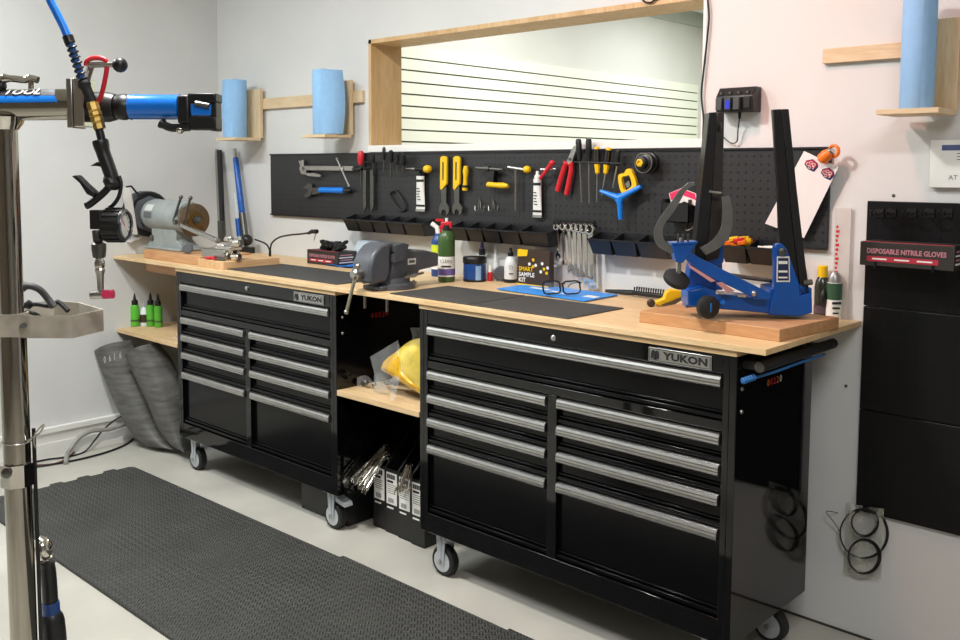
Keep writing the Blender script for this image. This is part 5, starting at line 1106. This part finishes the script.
# tool tray: flat steel hoop with bolt, collar on the post
m_hoop = mat('hoop_steel', 'bab1a4', .45, .3, .15, 25)
zt0, zt1 = R_(40,334.5).z, R_(40,312.5).z
hp = [R_(-40,330,-.035), R_(20,330,-.035), R_(30,330,-.045), R_(72,330,-.045), R_(103,330,.05), R_(80,330,.16), R_(55,330,.19), R_(20,330,.16), R_(-10,330,.12)]
hoop = M(); Pn = [V((p.x, p.y, 0)) for p in hp]; n = len(Pn)
vs = []; fs = []
for i, p in enumerate(Pn):
    q0, q1 = Pn[max(i-1,0)], Pn[min(i+1,n-1)]; t_ = (q1-q0).normalized(); nn = V((-t_.y, t_.x, 0))*.0018
    vs += [p+nn+V((0,0,zt0)), p-nn+V((0,0,zt0)), p-nn+V((0,0,zt1)), p+nn+V((0,0,zt1))]
for i in range(n-1):
    for k in range(4): fs.append((i*4+k, i*4+(k+1)%4, i*4+4+(k+1)%4, i*4+4+k))
fs += [(3,2,1,0), tuple((n-1)*4+k for k in range(4))]
build('tray_hoop', hoop.add(vs, fs), m_hoop, rs, ang=20); build('hoop_bolt', M().tube([R_(22,326,-.044), R_(24.5,325.5,-.062)], .006, 8), m_dsteel, rs)
build('post_bracket', M().lathe([(rp*1.02,zt0),(rp*1.22,zt0),(rp*1.22,zt1),(rp*1.02,zt1)], px_, (0,0,1), 28, closed=True), m_hoop, rs)
build('lower_clamp', M().lathe([(rp*1.02,R_(10,484).z),(rp*1.3,R_(10,484).z),(rp*1.3,R_(10,462).z),(rp*1.02,R_(10,462).z)], px_, (0,0,1), 8, closed=True), m_chr, rs, ang=20); build('clamp_bolt', M().lathe([(.012,0),(.012,.004),(.008,.006)], R_(7,473,-.042), -FH, 14), m_dsteel, rs)
# wire tie around the post with twisted ends
tie = M(); tie.torus(V((foot.x, foot.y, R_(10,441).z)), (.02,.03,1), rp*1.06, .0018, 26, 6); tag(build('wire_tie', tie, m_steel), 'thin wire looped around the chrome stand post', 'wire')
tw = M().tube([R_(27,441,-.01), R_(33,437,-.01), R_(40,433,-.01), R_(44,425,-.01), R_(41,427,-.01), R_(35,434,-.01), R_(34,443,-.01), R_(36,448,-.01)], .0022, 6, smooth=5); tag(build('twisted_wire', tw, m_steel), 'twisted wire end sticking out beside the chrome post', 'wire')
# strap resting in the tray hoop
zz = zt0+.0025
st_ = thing('black_handle_tool', 'black curved tool handle lying in the steel tray hoop', 'tool', R_(40,310,.05)); build('handle', M().tube([R_(20,287,.04), R_(30,286,.04), R_(40,290,.05), R_(48,299,.06), R_(54,307,.06)], [.010,.013,.013,.010,.008], 12, smooth=5), m_grey if False else mat('grey_rubber', '3c3c3d', .55), st_); build('strap', M().tube([R_(20,306,.06), R_(36,304,.07), R_(50,306,.07), R_(58,302,.08), R_(68,311,.07)], [.006,.006,.008,.012,.006], 10, smooth=5), m_blk, st_); build('tail', M().tube([R_(26,312,.02), R_(33,313,.02), R_(40,317,.03)], .005, 8, smooth=4), m_blk, st_)
# pedal wrench hanging at the bottom of the post
hk = thing('hanging_wrench', 'chrome ball-ended wrench with black and blue grip behind the post foot', 'wrench', R_(52,640,.08))
W_ = .10
build('ball_end', M().ball(R_(42,549,W_), .026, (1,1,1.2)), m_chr, hk); build('lip', M().torus(R_(44,549,W_), RH+V((0,0,.4)), .028, .005, 22, 8), m_chr, hk); build('handle', M().tube([R_(47,562,W_), R_(49,580,W_), R_(50.5,605,W_)], [.020,.017,.018], 14, smooth=4), m_blk, hk); build('blue_ring', M().tube([R_(50.5,602,W_), R_(51.5,614,W_)], [.0205,.0205], 14), mat('dark_blue_ring', '1c3f78', .4), hk); build('grip', M().tube([R_(51.5,613,W_), R_(54,635,W_), R_(58,680,W_)], [.021,.026,.028], 14, smooth=4), m_blk, hk)

# ------------------------------------------------------------------ air inflator hanging over the stand arm
dI = -.06
def I(px, py, dd=0): return D(px, py, D0+dI+dd)
inf = thing('tire_inflator', 'black tire inflator with gauge hanging on a blue air hose', 'inflator', I(100,298))
hz_ = D(30,-75,D0+dI); build('hose', M().tube([D(18,-160,D0+dI), D(34,-60,D0+dI), I(48,-6), I(56,12), I(63,26), I(68,38)], .0085, 12, smooth=6), m_hose, inf)
build('hose_collar', M().cyl(I(67.5,36), I(70,43), .0115, n=14), m_blk, inf)
sp_ = []; A_, B_ = I(70,42), I(84,84); dd_ = (B_-A_); dn = dd_.normalized(); xx = dn.cross(FH).normalized(); yy = dn.cross(xx)
for k in range(8*12+1):
    an = 2*math.pi*k/12; sp_.append(A_+dd_*(k/96)+xx*.0095*math.cos(an)+yy*.0095*math.sin(an))
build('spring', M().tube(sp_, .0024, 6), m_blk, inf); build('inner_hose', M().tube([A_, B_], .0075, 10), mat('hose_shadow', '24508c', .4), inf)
build('swivel_grip', M().tube([I(83,82), I(86,88), I(89,95), I(92,102)], [.013,.014,.014,.011], 14, smooth=3), m_rub, inf)
br_ = M(); A_, B_ = I(92,102), I(100,129); L = (B_-A_).length
build('brass_fitting', M().lathe([(.012,0),(.0135,.003),(.0135,L*.3),(.012,L*.34),(.0145,L*.4),(.0145,L*.5),(.012,L*.54),(.0145,L*.6),(.0145,L*.72),(.012,L*.76),(.0135,L*.82),(.0135,L)], A_, B_-A_, 8), m_brass, inf, ang=20)
build('stem', M().cyl(I(99,129), I(102,141), .009, n=12), m_blk, inf)
hn = M().tube([I(100,140), I(103,152), I(108,166), I(112,178), I(113,186)], [.016,.0175,.017,.016,.015], 14, smooth=4); build('handle', hn, m_blk, inf, ang=40)
build('guard_fin', M().prism([I(90,166,-.01), I(97,162,-.01), I(103,163,-.01), I(102,167,-.01), I(96,166,-.01)], FH*.02), m_blk, inf)
build('valve_body', M().tube([I(115,178), I(108,188), I(100,196), I(90,204), I(86,206)], [.012,.019,.021,.018,.008], 14, smooth=4), m_blk, inf, ang=40)
build('trigger', M().prism([I(71,176,-.012), I(77,175,-.012), I(86,184,-.012), I(95,192,-.012), I(94,198,-.012), I(86,194,-.012), I(79,183,-.012)], FH*.024), m_blk, inf, bevel=.003)
build('hand_guard', M().tube([I(119,176), I(121,184), I(119,196), I(114,204), I(109,208)], .0045, 8, smooth=4), m_blk, inf)
build('gauge_block', M().ob(I(97,219.5), RH*.012, FH*.012, V((0,0,.021))), m_blk, inf, bevel=.002)
gn = (-FH*.06+RH).normalized(); gc_ = I(117,225,-.005)
gg = build('gauge_case', M().lathe([(.02,-.045),(.036,-.043),(.036,-.004),(.034,0),(.029,.001),(.029,-.005)], gc_+gn*.02, gn, 30), m_blk, inf)
for k in range(18):
    an = 2*math.pi*k/18; u_ = gn.cross(V((0,0,1))).normalized(); w_ = gn.cross(u_); c_ = gc_+gn*(-.003)+(u_*math.cos(an)+w_*math.sin(an))*.0365
    build('grip_rib', M().ob(c_, gn*.018, (u_*math.cos(an)+w_*math.sin(an))*.002, (-u_*math.sin(an)+w_*math.cos(an))*.0032), m_rub, gg)
build('dial', M().lathe([(.029,0),(.0285,.0006)], gc_+gn*.0155, gn, 28), m_lab, gg); build('bezel', M().torus(gc_+gn*.021, gn, .0305, .0022, 30, 6), mat('bezel_grey', '6a6c70', .35, .5), gg)
u_ = gn.cross(V((0,0,1))).normalized(); w_ = u_.cross(gn)
for k in range(11):
    an = math.radians(-40+26*k); dr = u_*math.cos(an)+w_*math.sin(an); build('tick', M().ob(gc_+gn*.0165+dr*.024, dr*.003, gn*.0003, dr.cross(gn)*.0007), m_blkp, gg)
build('needle', M().ob(gc_+gn*.017+(u_*.5+w_*.6)*.010, (u_*.5+w_*.6)*.015, gn*.0003, (u_*.6-w_*.5)*.0012), m_red, gg)
def seg(nm, pts, rr, mt): A_ = I(*pts[0]); return build(nm, M().lathe([(r*D0/FPX, (A_-I(*p)).length) for p, r in zip(pts, rr)], A_, I(*pts[-1])-A_, 12), mt, inf, ang=25)
seg('outlet', [(97,230),(98,231),(98,241),(98.5,242)], [4.5,5,5,4], m_dsteel); seg('coupler', [(98.5,242),(98.5,244),(98.8,249),(99,257),(99.2,258)], [4,7,7,6,4.5], m_dsteel)
seg('collar', [(99.2,258),(99.4,262),(99.6,266),(99.8,270)], [3.5,5,5,3.5], m_chr); seg('chuck', [(99.8,267),(100,270),(100.3,275),(100.6,290)], [4,5,3.6,3], m_steel); build('tip', M().cyl(I(91,295), I(104,294.5), .0095, n=14), m_steel, inf); build('pink_cap', M().cyl(I(103.5,294.5), I(113.5,294), .0100, n=14), m_pink, inf)
